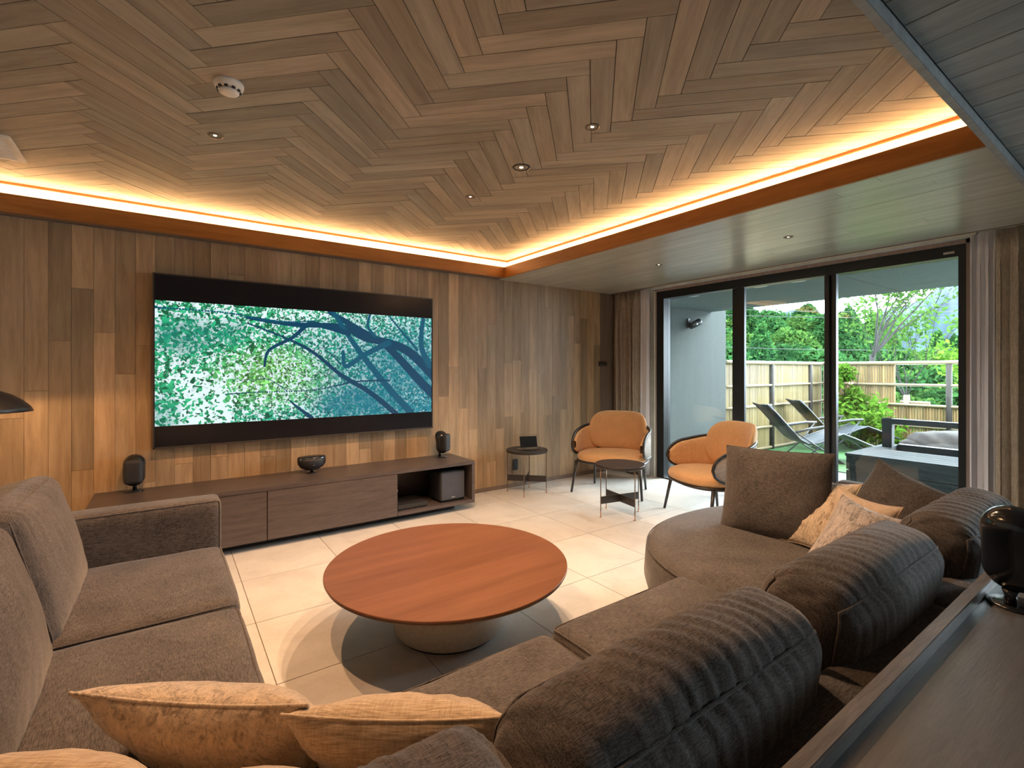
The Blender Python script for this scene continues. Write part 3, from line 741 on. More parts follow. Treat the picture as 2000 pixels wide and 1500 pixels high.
# ---------------------------------------------------------------- coffee table
ct = thing('coffee_table', 'large round red-brown wooden coffee table on a pale drum base', 'coffee table', (1.112, 2.095, 0))
R_ = .572
MB().lathe([(.0001, .322), (R_-.002, .322), (R_, .320), (R_, .313), (R_-.003, .311)][::-1], 128).obj('tabletop', 'table_wood', ct)
MB().lathe([(R_-.16, .272), (R_-.035, .286), (R_-.006, .302), (R_-.003, .311)], 128).obj('underside', 'table_edge', ct, smooth=True)
MB().lathe([(.245, .012), (.26, .025), (.262, .26), (.25, .272)], 96).obj('drum_base', 'stone_base', ct, smooth=True)
MB().lathe([(.235, 0), (.235, .014)], 64).obj('foot_ring', 'blk', ct)

# ---------------------------------------------------------------- side tables
def side_table(label, loc, rz):
    s = thing('side_table', label, 'side table', loc, rz, 'round side tables')
    MB().lathe([(.0001, .412), (.205, .412), (.212, .417), (.212, .436), (.208, .440), (.0001, .440)], 64).obj('tabletop', 'blkw', s)
    for k in range(4):
        a = PI/4+k*PI/2; p = (.2*math.cos(a), .2*math.sin(a), 0)
        l = MB().tube([(0, 0, .012), (0, 0, .415)], .0042, 8).obj('leg', 'bronze', s, loc=p, smooth=True)
        MB().lathe([(.009, 0), (.009, .003), (.0042, .006), (.0042, .05)], 12).obj('foot', 'copper', l)
    for k in range(2):
        a = PI/4+k*PI/2; c_, s_ = .2*math.cos(a), .2*math.sin(a)
        MB().bar((-c_, -s_, .142+.0006*k), (c_, s_, .142+.0006*k), .008, .062).obj('stretcher', 'blkw', s)
    return s
side_table('round dark side table in the corner carrying a tablet stand', (2.98, 3.937, 0), 0)
side_table('round dark side table on thin rods in front of the left armchair', (3.18, 2.867, 0), math.radians(34.3))
ts = thing('tablet_stand', 'clear acrylic stand with a small dark tablet on the corner side table', 'tablet stand', (2.99, 3.93, .440), math.radians(-20))
T = Matrix.Translation((0, .03, .075)) @ Matrix.Rotation(math.radians(-18), 4, 'X')
MB().box(-.135, .135, -.003, .003, -.075, .075, T).obj('acrylic_panel', 'clear', ts)
MB().box(-.12, .12, -.06, .05, 0, .004).obj('acrylic_foot', 'clear', ts)
T = Matrix.Translation((.01, .018, .072)) @ Matrix.Rotation(math.radians(-18), 4, 'X')
MB().box(-.09, .09, -.006, .004, -.055, .055, T).obj('tablet', 'gloss', ts)
MB().box(-.07, .06, -.085, -.06, 0, .006).obj('remote', 'blk', ts)

# ---------------------------------------------------------------- armchairs
def armchair(label, loc, rz):
    """local: faces -Y; front legs at y=-.237"""
    s = thing('armchair', label, 'armchair', loc, rz, 'tan armchairs with black frames')
    FL = [(-.359, -.237), (.359, -.237), (.28, .237), (-.28, .237)]
    tops = [(-.325, -.18), (.325, -.18), (.26, .20), (-.26, .20)]
    for i, ((a, b), (c_, d)) in enumerate(zip(FL, tops)):
        MB().tube([(a, b, 0), (c_*.6+a*.4, d*.6+b*.4, .19), (c_, d, .32 if i < 2 else .37)], [.011, .014, .016], 10).obj('leg', 'blkw', s, smooth=True)
    # seat ring and cushion: rounded D shape
    def ring(rx, yf, yb, z, n=48, e=2.6):
        P = []
        for k in range(n):
            a = 2*PI*k/n; cx = math.copysign(abs(math.cos(a))**(2/e), math.cos(a)); sy = math.copysign(abs(math.sin(a))**(2/e), math.sin(a))
            P.append((rx*cx*(1-.10*max(0, sy)), (yb if sy > 0 else yf)*abs(sy)*(1 if sy > 0 else -1), z(cx, sy) if callable(z) else z))
        return P
    MB().tube(ring(.345, .30, .27, .325), .015, 8, True).obj('seat_frame', 'blkw', s, smooth=True)
    prof = [(.02, .312), (.8, .318), (.98, .335), (1.0, .365), (.97, .395), (.85, .412), (.5, .422), (.0, .425)]
    P = [[(x*r, y*r, z+.006*math.sin(6*x)*r) for x, y, _ in ring(.35, .315, .26, 0)] for r, z in prof]
    o = MB().grid([list(r) for r in zip(*P)], close_u=True).obj('seat', 'orange', s, smooth=True)
    # plan curve of the wrap-around shell: parameter t -1..1 from left arm tip over the back to the right
    def plan(t, off=0):
        a = t*1.02*PI/1.62; rx, ry = .372+off, .315+off
        x = rx*math.sin(a); y = ry*math.cos(a)
        if abs(a) > PI/2: y = -(abs(a)-PI/2)*.52; x = math.copysign(rx-.02*(abs(a)-PI/2), a)
        return x, y+.0
    TT = [i/60 for i in range(-60, 61)]
    def zr(t):   # bottom and top of arm shell, rounded at the tips
        e = min(1, (1-abs(t))/.16); k_ = math.sqrt(max(0, 1-(1-e)**2))
        zt_ = .585+.13*(1-abs(t))**.8; zb = .375; zm = (zt_+zb)/2-.02*0
        return zm-(zm-zb)*k_, zm+(zt_-zm)*k_
    top = []; bot = []
    for t_ in TT:
        x, y = plan(t_); b, tp = zr(t_); top.append((x, y, tp)); bot.append((x, y, b))
    MB().tube(top+bot[::-1][1:-1], .0125, 8, True).obj('arm_frame', 'blkw', s, smooth=True)
    P = []
    for t_ in TT:
        x, y = plan(t_, .004); b, tp = zr(t_); P.append([(x, y, b), (x, y, (b+tp)/2), (x, y, tp)])
    o = MB().grid(P).obj('cane_panel', 'cane', s, smooth=True); md = o.modifiers.new('t', 'SOLIDIFY'); md.thickness = .004
    # padded arm panels
    for sg in (-1, 1):
        A = []; 
        for i in range(0, 25):
            t_ = sg*(.40+.585*i/24); b, tp = zr(t_); h = (tp-b)/2-.008; zm = (tp+b)/2; row = []
            for k in range(17):
                ph = 2*PI*k/16; off = -.022+.018*math.cos(ph); hh = max(h, .002)*math.copysign(abs(math.sin(ph))**.55, math.sin(ph))
                x, y = plan(t_, off if h > .01 else -.022); row.append((x, y, zm+hh))
            A.append(row)
        MB().grid(A).obj('arm_pad', 'orange', s, smooth=True)
    # tall rounded back cushion
    B = []
    n = 40
    for i in range(n+1):
        u = -1+2*i/n; wv = (1-abs(u)**4.2)**.5 if abs(u) < 1 else 0; t_ = u*.60
        row = []; zc, hh = .600, .205
        for k in range(25):
            ph = 2*PI*k/24; cz = math.copysign(abs(math.sin(ph))**.5, math.sin(ph)); th = .028*math.cos(ph)*(.35+.65*wv)
            zz = zc+cz*hh*max(wv, .03) ; lean = .05*((zz-.4)/.4)
            x, y = plan(t_, -.045+th-.012*math.cos(PI*u/2)*0); row.append((x*(1-.04*(zz-.6)), y+lean+.004*math.sin(x*60+zz*7)*0, zz))
        B.append(row)
    MB().grid(B).obj('backrest', 'orange', s, smooth=True, weld=True)
    return s
c1c = (3.723, 3.454); a1 = math.atan2(-.43, -.905)
armchair('tan upholstered armchair with black frame in the corner by the left drape', (c1c[0], c1c[1], 0), a1+PI/2)
armchair('tan upholstered armchair with black frame and cane side in front of the window', (3.71, 2.34, 0), math.radians(154)+PI/2)

# ---------------------------------------------------------------- floor lamp at the left edge
lp = thing('floor_lamp', 'floor lamp with black dome shade at the left edge glowing on the wall', 'floor lamp', (-.815, 3.65, 0))
MB().lathe([(.13, 0), (.13, .012), (.02, .02), (.0001, .021)], 40).obj('base', 'blk', lp, smooth=True)
MB().tube([(0, 0, .015), (0, 0, 1.10)], .009, 10).obj('pole', 'blk', lp, smooth=True)
pr = [(.0001, .120), (.03, .119), (.08, .108), (.13, .086), (.17, .056), (.20, .022), (.212, 0)]
sh = MB().lathe(pr, 56, c=(0, 0, 1.028)).obj('lamp_shade', 'blk', lp, smooth=True); md = sh.modifiers.new('t', 'SOLIDIFY'); md.thickness = .003
MB().lathe([(.0001, -.02), (.03, -.01), (.035, .015), (.02, .04), (.0001, .05)], 20, c=(0, 0, 1.05)).obj('bulb', M['bulb'], lp, smooth=True)
add_light('floor_lamp_light', 'POINT', (0, 0, 1.02), 9, (1, .55, .22), parent=lp, shadow_soft_size=.04)

# ---------------------------------------------------------------- sofas
def soft(name, size, loc, m='sofa', r=.05, puff=(.006, .006, .02), n=(30, 22, 10), parent=None, pipe=(), seed=0, pleat=None, lump=.004, rot=None, M4=None, pr=.0035):
    o = cushion(size, r, puff, n, pleat, seed, lump).obj(name, m, parent, smooth=True, weld=True, loc=loc, rot=rot, M4=M4)
    for ax, sg in pipe:
        MB().tube(edge_path(size, r, puff, ax, sg, pr*.2), pr, 6, True).obj('piping', m, o, smooth=True)
    return o
ls = thing('sectional_sofa', 'charcoal brown sofa section with far padded arm along the left side', 'sofa', (0, 0, 0))
MB().box(-.74, .16, .36, 2.72, .05, .235).obj('base', 'sofa_dark', ls, bevel=.02)
soft('seat_cushion', (.94, .728, .19), (-.255, 2.366, .315), 'sofa_y', .045, parent=ls, seed=1, pipe=((2, 1),))
soft('seat_cushion', (.94, .728, .19), (-.255, 1.632, .315), 'sofa_y', .045, parent=ls, seed=2, pipe=((2, 1),))
soft('seat_cushion', (.94, .80, .19), (-.255, .862, .315), 'sofa_y', .045, parent=ls, seed=3, pipe=((2, 1),))
soft('arm', (.94, .165, .57), (-.26, 2.822, .335), 'sofa', .03, (0, .004, .004), (20, 8, 14), parent=ls, seed=4, pipe=((1, -1), (1, 1)), lump=.001)
soft('back_frame', (.14, 2.35, .56), (-.80, 1.55, .33), 'sofa_y', .03, (0, 0, 0), (6, 20, 10), parent=ls, lump=.001)
soft('back_frame', (1.10, .125, .58), (-.32, .408, .32), 'sofa', .03, (0, 0, 0), (20, 6, 10), parent=ls, lump=.001)
for px, py in ((.08, 2.64), (-.66, 2.64), (.08, .5), (-.66, .5)): MB().lathe([(.02, 0), (.025, .05)], 16).obj('leg', 'blk', ls, loc=(px, py, 0))
def back_cushion_y(yc, w, label, seed, lean=14, zc=.585):
    m4 = Matrix.Translation((-.425, yc, zc)) @ Matrix.Rotation(PI/2, 4, 'Z') @ Matrix.Rotation(math.radians(-lean), 4, 'X')
    m4 = Matrix.Translation((-.425, yc, zc)) @ Matrix.Rotation(math.radians(-lean), 4, 'Y') @ Matrix.Rotation(-PI/2, 4, 'Z')
    o = soft('back_cushion', (w, .21, .46), None, 'sofa', .055, (.008, .045, .02), (80, 14, 26), pipe=((1, -1), (1, 1)), seed=seed, pleat=(.0022, 120, 2), M4=m4)
    return tag(o, label, 'sofa cushion', 'sofa back cushions')
back_cushion_y(2.36, .69, 'charcoal back cushion of the left sofa, next to the arm', 11)
back_cushion_y(1.61, .72, 'charcoal back cushion at the left edge of the frame, nearer the camera', 12)

fs = thing('sectional_sofa', 'charcoal brown sofa section running across the front below the counter', 'sofa', (0, 0, 0))
MB().box(.24, 1.70, .36, 1.16, .05, .215).obj('base', 'sofa_dark', fs, bevel=.02)
soft('seat_cushion', (.785, .78, .17), (.628, .855, .305), 'sofa', .04, parent=fs, seed=5, pipe=((2, 1),))
soft('seat_cushion', (.72, .78, .17), (1.388, .855, .315), 'sofa', .04, parent=fs, seed=6, pipe=((2, 1),))
soft('back_frame', (1.48, .125, .58), (.985, .408, .32), 'sofa', .03, (0, 0, 0), (30, 6, 10), parent=fs, lump=.001)
for px, py in ((.32, 1.1), (1.6, 1.1), (.32, .45), (1.6, .45)): MB().lathe([(.02, 0), (.025, .05)], 16).obj('leg', 'blk', fs, loc=(px, py, 0))
def back_cushion_x(xc, w, label, seed, lean=10, yc=.545, zc=.555, h=.42, th=.20, m='sofa', rz=0, amp=.0042):
    m4 = Matrix.Translation((xc, yc, zc)) @ Matrix.Rotation(rz, 4, 'Z') @ Matrix.Rotation(math.radians(lean), 4, 'X')
    o = soft('back_cushion', (w, th, h), None, m, .07, (.012, .03, .035), (150, 22, 26), pipe=((1, -1), (1, 1)), seed=seed, pleat=(amp, 150, 2), M4=m4)
    return tag(o, label, 'sofa cushion', 'sofa back cushions')
back_cushion_x(.735, .72, 'large dark back cushion with piped seams at the bottom centre, nearest whole one', 21)
back_cushion_x(1.525, .74, 'pleated dark back cushion second from the counter speaker', 22)
back_cushion_x(.02, .70, 'dark back cushion whose corner shows at the bottom edge behind the fabric pillow', 23)
back_cushion_x(2.30, .68, 'pleated dark back cushion just left of the counter speaker', 24, yc=.50, zc=.56, rz=math.radians(0))

ch = thing('chaise', 'rounded charcoal brown chaise end of the sofa beside the window', 'chaise', (2.53, .95, 0))
def dshape(k, n=72, e=2.25, rx=.86, ry=.83):
    P = []
    for i in range(n):
        a = 2*PI*i/n; c_, s_ = math.cos(a), math.sin(a); ee = e if s_ > 0 else 5
        P.append((rx*k*math.copysign(abs(c_)**(2/ee), c_), (ry if s_ > 0 else .6)*k*math.copysign(abs(s_)**(2/ee), s_)))
    return P
def dsolid(prof):
    return MB().grid([list(r) for r in zip(*[[(x, y, z+.003*math.sin(5*x+3*y)) for x, y in dshape(k)] for k, z in prof])], close_u=True)
dsolid([(.01, .06), (.93, .06), (.965, .08), (.972, .17), (.95, .195)]).obj('base', 'sofa_dark', ch, smooth=True)
dsolid([(.5, .195), (.95, .195), (.985, .215), (.995, .25), (.985, .37), (.965, .395), (.93, .408), (.6, .420), (.3, .424), (.001, .425)]).obj('seat', 'sofa', ch, smooth=True)
MB().tube([(x*.978, y*.978, .388) for x, y in dshape(1)], .0035, 6, True).obj('piping', 'sofa', ch, smooth=True)
soft('back_frame', (1.45, .125, .55), (-.08, -.545, .335), 'sofa', .03, (0, 0, 0), (30, 6, 10), parent=ch, lump=.001)
soft('side_frame', (.12, .95, .50), (.90, -.13, .31), 'sofa_y', .03, (0, 0, 0), (6, 16, 10), parent=ch, lump=.001)

# scatter cushions on the chaise
def stand(name, label, p_left, p_right, z0, w, h, t, m, lean, seed, roll=0, grp=None, pull=.07, cat='cushion', dent=.006):
    """pillow whose lower edge runs from p_left to p_right, leaning back by lean degrees"""
    a = Vector((*p_left, 0)); b = Vector((*p_right, 0)); x = (b-a).normalized(); nrm = Vector((-x.y, x.x, 0))   # left normal = away from viewer
    y = (Vector((0, 0, math.cos(math.radians(lean)))) + nrm*math.sin(math.radians(lean))).normalized()
    if roll:
        z = x.cross(y); Rm = Matrix.Rotation(math.radians(roll), 3, z); x2 = Rm @ x; y2 = Rm @ y
    else: x2, y2 = x, y
    ext = h/2*abs(y2.z)+w/2*abs(x2.z)
    c_ = (a+b)/2+y*ext/max(y.z, .3)*1.0; c_.z = z0+ext*.97
    return pillow(name, label, cat, w, h, t, m, basis(c_, x2, y2), seed, grp, pull, dent)
def pil3(name, label, tl, tr, bl, t, m, seed, pull=.07, cat='cushion', side=False):
    """pillow given by its upper left, upper right and lower left corners"""
    tl, tr, bl = Vector(tl), Vector(tr), Vector(bl); x = tr-tl; y = tl-bl
    if side: h = y.length; y.normalize(); x = x-y*x.dot(y); w = x.length; x.normalize()
    else: w = x.length; x.normalize(); y = y-x*y.dot(x); h = y.length; y.normalize()
    return pillow(name, label, cat, w, h, t, m, basis(tl+x*w/2-y*h/2, x, y), seed, 'scatter cushions on the chaise', pull)
pil3('scatter_cushion', 'large square charcoal cushion standing upright on the chaise before the armchair', (2.524, 1.495, 0.83), (2.538, 0.97, 0.853), (2.424, 1.468, 0.396), 0.15, 'sofa', 31, 0.04)
pil3('scatter_cushion', 'champagne crushed velvet cushion leaning on the large charcoal cushion', (2.618, 1.134, 0.728), (2.546, 0.866, 0.717), (2.422, 1.175, 0.415), 0.11, 'gold_velvet', 32, 0.13, side=True)
pil3('scatter_cushion', 'plain cream cushion behind the silver velvet one on the chaise', (2.484, 0.935, 0.719), (2.416, 0.677, 0.692), (2.370, 0.942, 0.427), 0.11, 'cream_plain', 33, 0.14)
pil3('scatter_cushion', 'silver brown crushed velvet cushion at the front of the chaise group', (2.295, 0.848, 0.728), (2.248, 0.636, 0.625), (2.055, 0.921, 0.453), 0.12, 'silver_velvet', 34, 0.1, side=True)
pil3('scatter_cushion', 'dark charcoal cushion leaning in the right corner of the chaise', (2.898, 0.911, 0.804), (2.748, 0.526, 0.687), (2.749, 1.016, 0.525), 0.15, 'sofa', 35, 0.11)

# throw pillows near the camera (seen from above and behind)
def lean_pillow(label, cl, cr, z, w, h, t, m, lean, seed, **k):
    """top edge from cl to cr at height z, body sloping forward (away from the camera) and down"""
    a = Vector((*cl, z)); b = Vector((*cr, z)); x = (b-a).normalized(); fwd = Vector((-x.y, x.x, 0)) 
    y = (Vector((0, 0, math.cos(math.radians(lean)))) - fwd*math.sin(math.radians(lean))).normalized()
    c_ = (a+b)/2-y*h/2
    return pillow('throw_pillow', label, 'pillow', w, h, t, m, basis(c_, x, y), seed, None, **k)
lean_pillow('champagne crushed velvet pillow on the sofa corner, bottom left centre', (-.145, 1.28), (.215, .985), .60, .48, .34, .15, 'gold_velvet', 38, 41, pull=.07, dent=.012, droop=-.02)
lean_pillow('woven beige pillow between the velvet pillow and the large dark cushion', (.19, .97), (.50, .745), .60, .42, .34, .15, 'cream_cloth', 38, 42, pull=.07, dent=.012, droop=-.018)
lean_pillow('beige woven pillow cut off at the bottom left corner of the photo', (-.34, 1.13), (-.05, .93), .64, .38, .36, .15, 'cream_cloth', 30, 43, pull=.05, dent=.01)
lean_pillow('pale crushed velvet pillow cut off by the bottom edge, nearest the camera', (-.10, .93), (.19, .72), .645, .42, .36, .14, 'gold_velvet', 26, 44, pull=.05, dent=.012)

# ---------------------------------------------------------------- counter behind the sofa
M['counter_top'] = wood('counter_satin_wood', (.075, .072, .074), (.115, .112, .116), .34, 0, .02, 40, spec=.8, coat=.5)
cb = thing('counter', 'dark wooden counter behind the sofa with a raised edge strip', 'counter', (0, 0, 0))
MB().box(-1.15, 1.0, -.375, .305, .648, .672).obj('top_panel', M['counter_top'], cb)
MB().box(1.0, 2.08, -.375, .305, .648, .672).obj('top_panel', M['counter_top'], cb)
MB().box(-1.15, 2.08, .305, .33, .03, .70).obj('edge_strip', M['strip'] if 'strip' in M else wood('strip_wood', (.06, .05, .045), (.15, .13, .12), .4, 0, .02, 60), cb, bevel=.0015)
MB().box(-1.13, 2.06, -.35, .305, .03, .648).obj('carcass', 'dark_wood', cb)
MB().box(-1.10, 2.03, -.32, .28, 0, .03).obj('plinth', 'blkw', cb)

# ---------------------------------------------------------------- terrace and garden
GZ = -.26
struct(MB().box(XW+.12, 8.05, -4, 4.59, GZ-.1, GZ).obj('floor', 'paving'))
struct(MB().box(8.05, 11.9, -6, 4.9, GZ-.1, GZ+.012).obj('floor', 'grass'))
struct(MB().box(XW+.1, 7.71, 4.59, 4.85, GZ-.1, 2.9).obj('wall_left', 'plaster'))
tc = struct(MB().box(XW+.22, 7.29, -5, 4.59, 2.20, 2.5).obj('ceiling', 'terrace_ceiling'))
MB().box(XW+.22, 7.29, 2.05, 2.056, 2.198, 2.20).obj('joint', 'dark_gap', tc)
struct(MB().box(XL-.2, 7.29, YR-.3, 4.85, H2+.31, 3.1).obj('ceiling', 'plaster'))   # roof slab
for (x, y, pane) in ((5.42, 3.70, 'seen through the left pane by the grey wall'), (5.42, 2.845, 'at the left of the middle pane'), (5.42, 2.44, 'at the right of the middle pane')):
    t = thing('terrace_downlight', 'white-ringed terrace ceiling light '+pane, 'downlight', (x, y, 2.20), 0, 'terrace ceiling lights')
    MB().lathe([(.085, 0), (.085, -.006), (.105, -.008), (.112, -.002), (.112, 0)], 36).obj('ring', 'white', t, smooth=True)
    MB().lathe([(.084, -.001), (.0001, -.001)], 24).obj('lens', 'lens_off', t)
t = thing('spotlight', 'black twin spotlight on the grey terrace wall', 'spotlight', (6.64, 4.59, 1.977))
MB().box(-.03, .03, -.03, 0, -.07, .07).obj('mount', 'blk', t, bevel=.004)
MB().lathe([(.05, -.07), (.055, .05), (.045, .07)], 24).obj('lamp_head', 'blk', t, smooth=True, loc=(.10, -.09, 0), rot=(math.radians(20), math.radians(60), 0))
MB().lathe([(.04, -.06), (.045, .04), (.035, .06)], 24).obj('lamp_head', 'frame', t, smooth=True, loc=(.02, -.09, -.03), rot=(math.radians(60), 0, 0))

# bamboo fence: left run (along X) and far run (along Y)
def fence(label, a, b, zt_, rails, posts, cane_m, spans, cane_r=.02, face=(0, -1)):
    A = Vector((*a, 0)); B = Vector((*b, 0)); d = (B-A).normalized(); L = (B-A).length; ang = math.atan2(d.y, d.x)
    f = thing('bamboo_fence', label, 'fence', (A.x, A.y, GZ), ang); sd = 1 if Vector((*face, 0)).dot(Vector((-d.y, d.x, 0))) > 0 else -1
    mb = MB()
    for (s0, s1, z0, z1) in spans:
        x = s0
        while x < s1:
            r_ = cane_r*random.uniform(.85, 1.1); 
            mb.tube([(x, random.uniform(-.003, .003), z0), (x+random.uniform(-.003, .003), 0, z1+random.uniform(-.01, .01))], r_, 7); x += cane_r*2.02
    o = mb.obj('bamboo_canes', cane_m, f, smooth=False); o['kind'] = 'stuff'
    for z, r_ in rails:
        pts = [(x, sd*(.04), z+random.uniform(-.004, .004)) for x in np.linspace(0, L, 14)]
        MB().tube(pts, r_, 9).obj('rail', 'bamboo_rail', f, smooth=True)
    for s in posts:
        MB().tube([(s, sd*.035, 0), (s, sd*.035, zt_)], .045, 10).obj('post', 'post', f, smooth=True)
    return f
FH = 1.41-GZ
fence('bamboo fence along the left side of the lawn with dark posts', (7.73, 4.66), (11.5, 4.66), FH-.06, [(FH-.03, .035), (.957-GZ, .024), (.58-GZ, .024), (.18-GZ, .024), (.05, .024)],
      [1.60, 3.19], 'bamboo', [(0, 3.77, 0, FH-.03)], .02, (0, -1))
fence('bamboo fence at the far end of the garden with an open upper panel', (11.53, 4.6), (11.53, -3.5), FH-.06, [(FH-.03, .036), (.957-GZ, .026), (.58-GZ, .026), (.18-GZ, .024)],
      [.05, 2.05], 'bamboo_dark', [(0, 1.27, 0, FH-.03), (1.27, 8, 0, .58-GZ)], .021, (-1, 0))
t = thing('bamboo_stub', 'short bamboo stub post with crosspiece in the open fence panel', 'fence post', (11.62, 3.2, GZ))
MB().tube([(0, 0, 0), (0, 0, 1.02)], .05, 10).obj('post', 'bamboo_rail', t, smooth=True); MB().tube([(.0, .1, .88), (0, -.35, .88)], .03, 8).obj('crosspiece', 'bamboo_rail', t, smooth=True)

# timber bath surround with rail
bx = thing('bath_surround', 'grey plank outdoor bath surround with a slate handrail', 'bath', (0, 0, 0))
X0, X1, Y1, Y0, ZT = 6.30, 7.55, 2.29, -.6, .30
MB().box(X0+.02, 6.96, Y0, Y1-.02, GZ, ZT-.03).box(6.96, X1-.02, Y1-.14, Y1-.02, GZ, ZT-.03).box(6.96, X1-.02, Y0, Y1-.14, GZ, ZT-.16).obj('core', 'dark_gap', bx)
z = ZT-.03
for k in range(4):
    z0 = max(GZ, z-.150); MB().box(X0, X0+.02, Y0, Y1, z0, z).obj('plank', 'deck', bx, bevel=.002); 
    MB().box(X0+.02, X1, Y1-.02, Y1, z0, z).obj('plank', 'deck', bx, bevel=.002); z = z0-.012
for k in range(5): MB().box(X0-.01+k*.138, X0-.01+k*.138+.134, Y0, Y1+.01, ZT-.03, ZT).obj('plank', 'deck', bx, bevel=.003)
MB().box(6.99, X1, Y1-.14, Y1+.01, ZT-.03, ZT).obj('plank', 'deck', bx, bevel=.003)
MB().box(7.45, X1+.01, Y0, Y1-.145, ZT-.16, ZT+.015).obj('rim', 'deck_rail', bx, bevel=.003)
MB().box(6.985, 7.45, Y0, Y1-.145, ZT-.16, ZT-.13).obj('water', 'water', bx)
MB().box(7.20, 7.30, 2.13, 2.23, ZT, .65).obj('rail_post', 'deck_rail', bx, bevel=.004)
MB().box(7.20, 7.30, 0.4, 0.5, ZT, .65).obj('rail_post', 'deck_rail', bx, bevel=.004)
MB().box(7.195, 7.305, Y0, 2.235, .585, .65).obj('handrail', 'deck_rail', bx, bevel=.004)

# loungers
def lounger(label, loc, rz):
    """local x = length (head at -x), y = width"""
    l = thing('sun_lounger', label, 'sun lounger', loc, rz, 'reclining garden loungers')
    prof = [(-.84, .93), (-.70, .80), (-.50, .57), (-.33, .38), (-.20, .30), (-.05, .32), (.15, .41), (.32, .47), (.50, .40), (.70, .31), (.86, .25)]
    def surf(a, b, nm):
        P = []
        for yy in (-.25, 0, .25):
            P.append([(x, yy, z-(.012 if yy == 0 else 0)) for x, z in prof[a:b]])
        o = MB().grid(P).obj(nm, 'sling', l, smooth=True); md = o.modifiers.new('t', 'SOLIDIFY'); md.thickness = .006
    surf(0, 5, 'back_sling'); surf(4, 11, 'seat_sling')
    for sg in (-1, 1):
        y = sg*.275
        MB().tube([(x, y, z+.005) for x, z in prof[0:5]], .014, 8).obj('side_tube', 'lounger_frame', l, smooth=True)
        MB().tube([(x, y, z+.005) for x, z in prof[4:]], .014, 8).obj('side_tube', 'lounger_frame', l, smooth=True)
        MB().tube([(-.42, sg*.31, .50), (-.2, sg*.31, .56), (.05, sg*.31, .60), (.22, sg*.31, .60)], .02, 8).obj('armrest', 'lounger_frame', l, smooth=True)
        MB().tube([(.18, sg*.30, .59), (-.02, sg*.30, .30), (-.35, sg*.30, .012)], .012, 8).obj('leg', 'lounger_frame', l, smooth=True)
        MB().tube([(-.38, sg*.29, .48), (-.05, sg*.29, .26), (.32, sg*.29, .012)], .012, 8).obj('leg', 'lounger_frame', l, smooth=True)
    for x in (-.35, .32): MB().tube([(x, -.31, .012), (x, .31, .012)], .012, 8).obj('foot_bar', 'lounger_frame', l, smooth=True)
    cushion((.09, .34, .10), .03, (0, 0, 0), (8, 10, 8), lump=0).obj('head_pillow', 'sling', l, smooth=True, weld=True, loc=(-.74, 0, .87), rot=(0, math.radians(-40), 0))
    return l
lr = -YAW
lounger('dark sling sun lounger on the lawn nearer the window', (8.64, 3.62, GZ+.012), lr-.08)
lounger('dark sling sun lounger farther back beside the leafy shrub', (10.2, 3.80, GZ+.012), lr-.12)

# ---------------------------------------------------------------- foliage
def leaf_cloud(n, pos_fn, size, seed, aspect=1.6, up=.3):
    r = np.random.default_rng(seed); C = np.array([pos_fn(r) for _ in range(n)])
    d = r.normal(size=(n, 3)); d /= np.linalg.norm(d, axis=1, keepdims=True); d[:, 2] += up; d /= np.linalg.norm(d, axis=1, keepdims=True)
    t = np.cross(d, r.normal(size=(n, 3))); t /= np.linalg.norm(t, axis=1, keepdims=True); b = np.cross(d, t)
    s = size*r.uniform(.6, 1.3, size=(n, 1))
    V = np.stack([C-t*s*aspect/2, C+b*s*.42-t*s*.1+d*s*.12, C+t*s*aspect/2, C-b*s*.42-t*s*.1+d*s*.12], 1).reshape(-1, 3)
    me = bpy.data.meshes.new('leaves'); F_ = (np.arange(n)[:, None]*4+np.arange(4)[None]).tolist(); me.from_pydata(V.tolist(), [], F_); return me
def crown_fn(rx, rz, seed, conic=0):
    r0 = np.random.default_rng(seed); K = 34; c_ = r0.normal(size=(K, 3)); c_ /= np.linalg.norm(c_, axis=1, keepdims=True); c_[:, 2] = np.abs(c_[:, 2])*1.1-.25
    rad = r0.uniform(.22, .42, size=K)
    def f(r):
        k = r.integers(K); v = r.normal(size=3); v /= np.linalg.norm(v); p = c_[k]*.72+v*rad[k]
        sc = (1-conic*np.clip((p[2]+.3)/1.4, 0, 1)); return np.array([p[0]*rx*sc, p[1]*rx*sc, (p[2]+.3)*rz])
    return f
crowns = []
for i, (rx, rz_, mt, con) in enumerate(((3.0, 3.2, 'leaf_forest', 0), (3.4, 2.9, 'leaf_forest2', 0), (2.6, 3.8, 'leaf_forest', .35), (2.2, 5.2, 'leaf_forest', .8))):
    me = leaf_cloud(5200, crown_fn(rx, rz_, 50+i, con), .36, 60+i); me.materials.append(M[mt]); crowns.append(me)
trunk_me = MB().tube([(0, 0, -6), (0, 0, 1.2)], .22, 7).mesh('trunk'); trunk_me.materials.append(M['bark'])
def cam_pos(u, d): return (math.sin(YAW)*d+math.cos(YAW)*d*(u-1000)/944, math.cos(YAW)*d-math.sin(YAW)*d*(u-1000)/944)
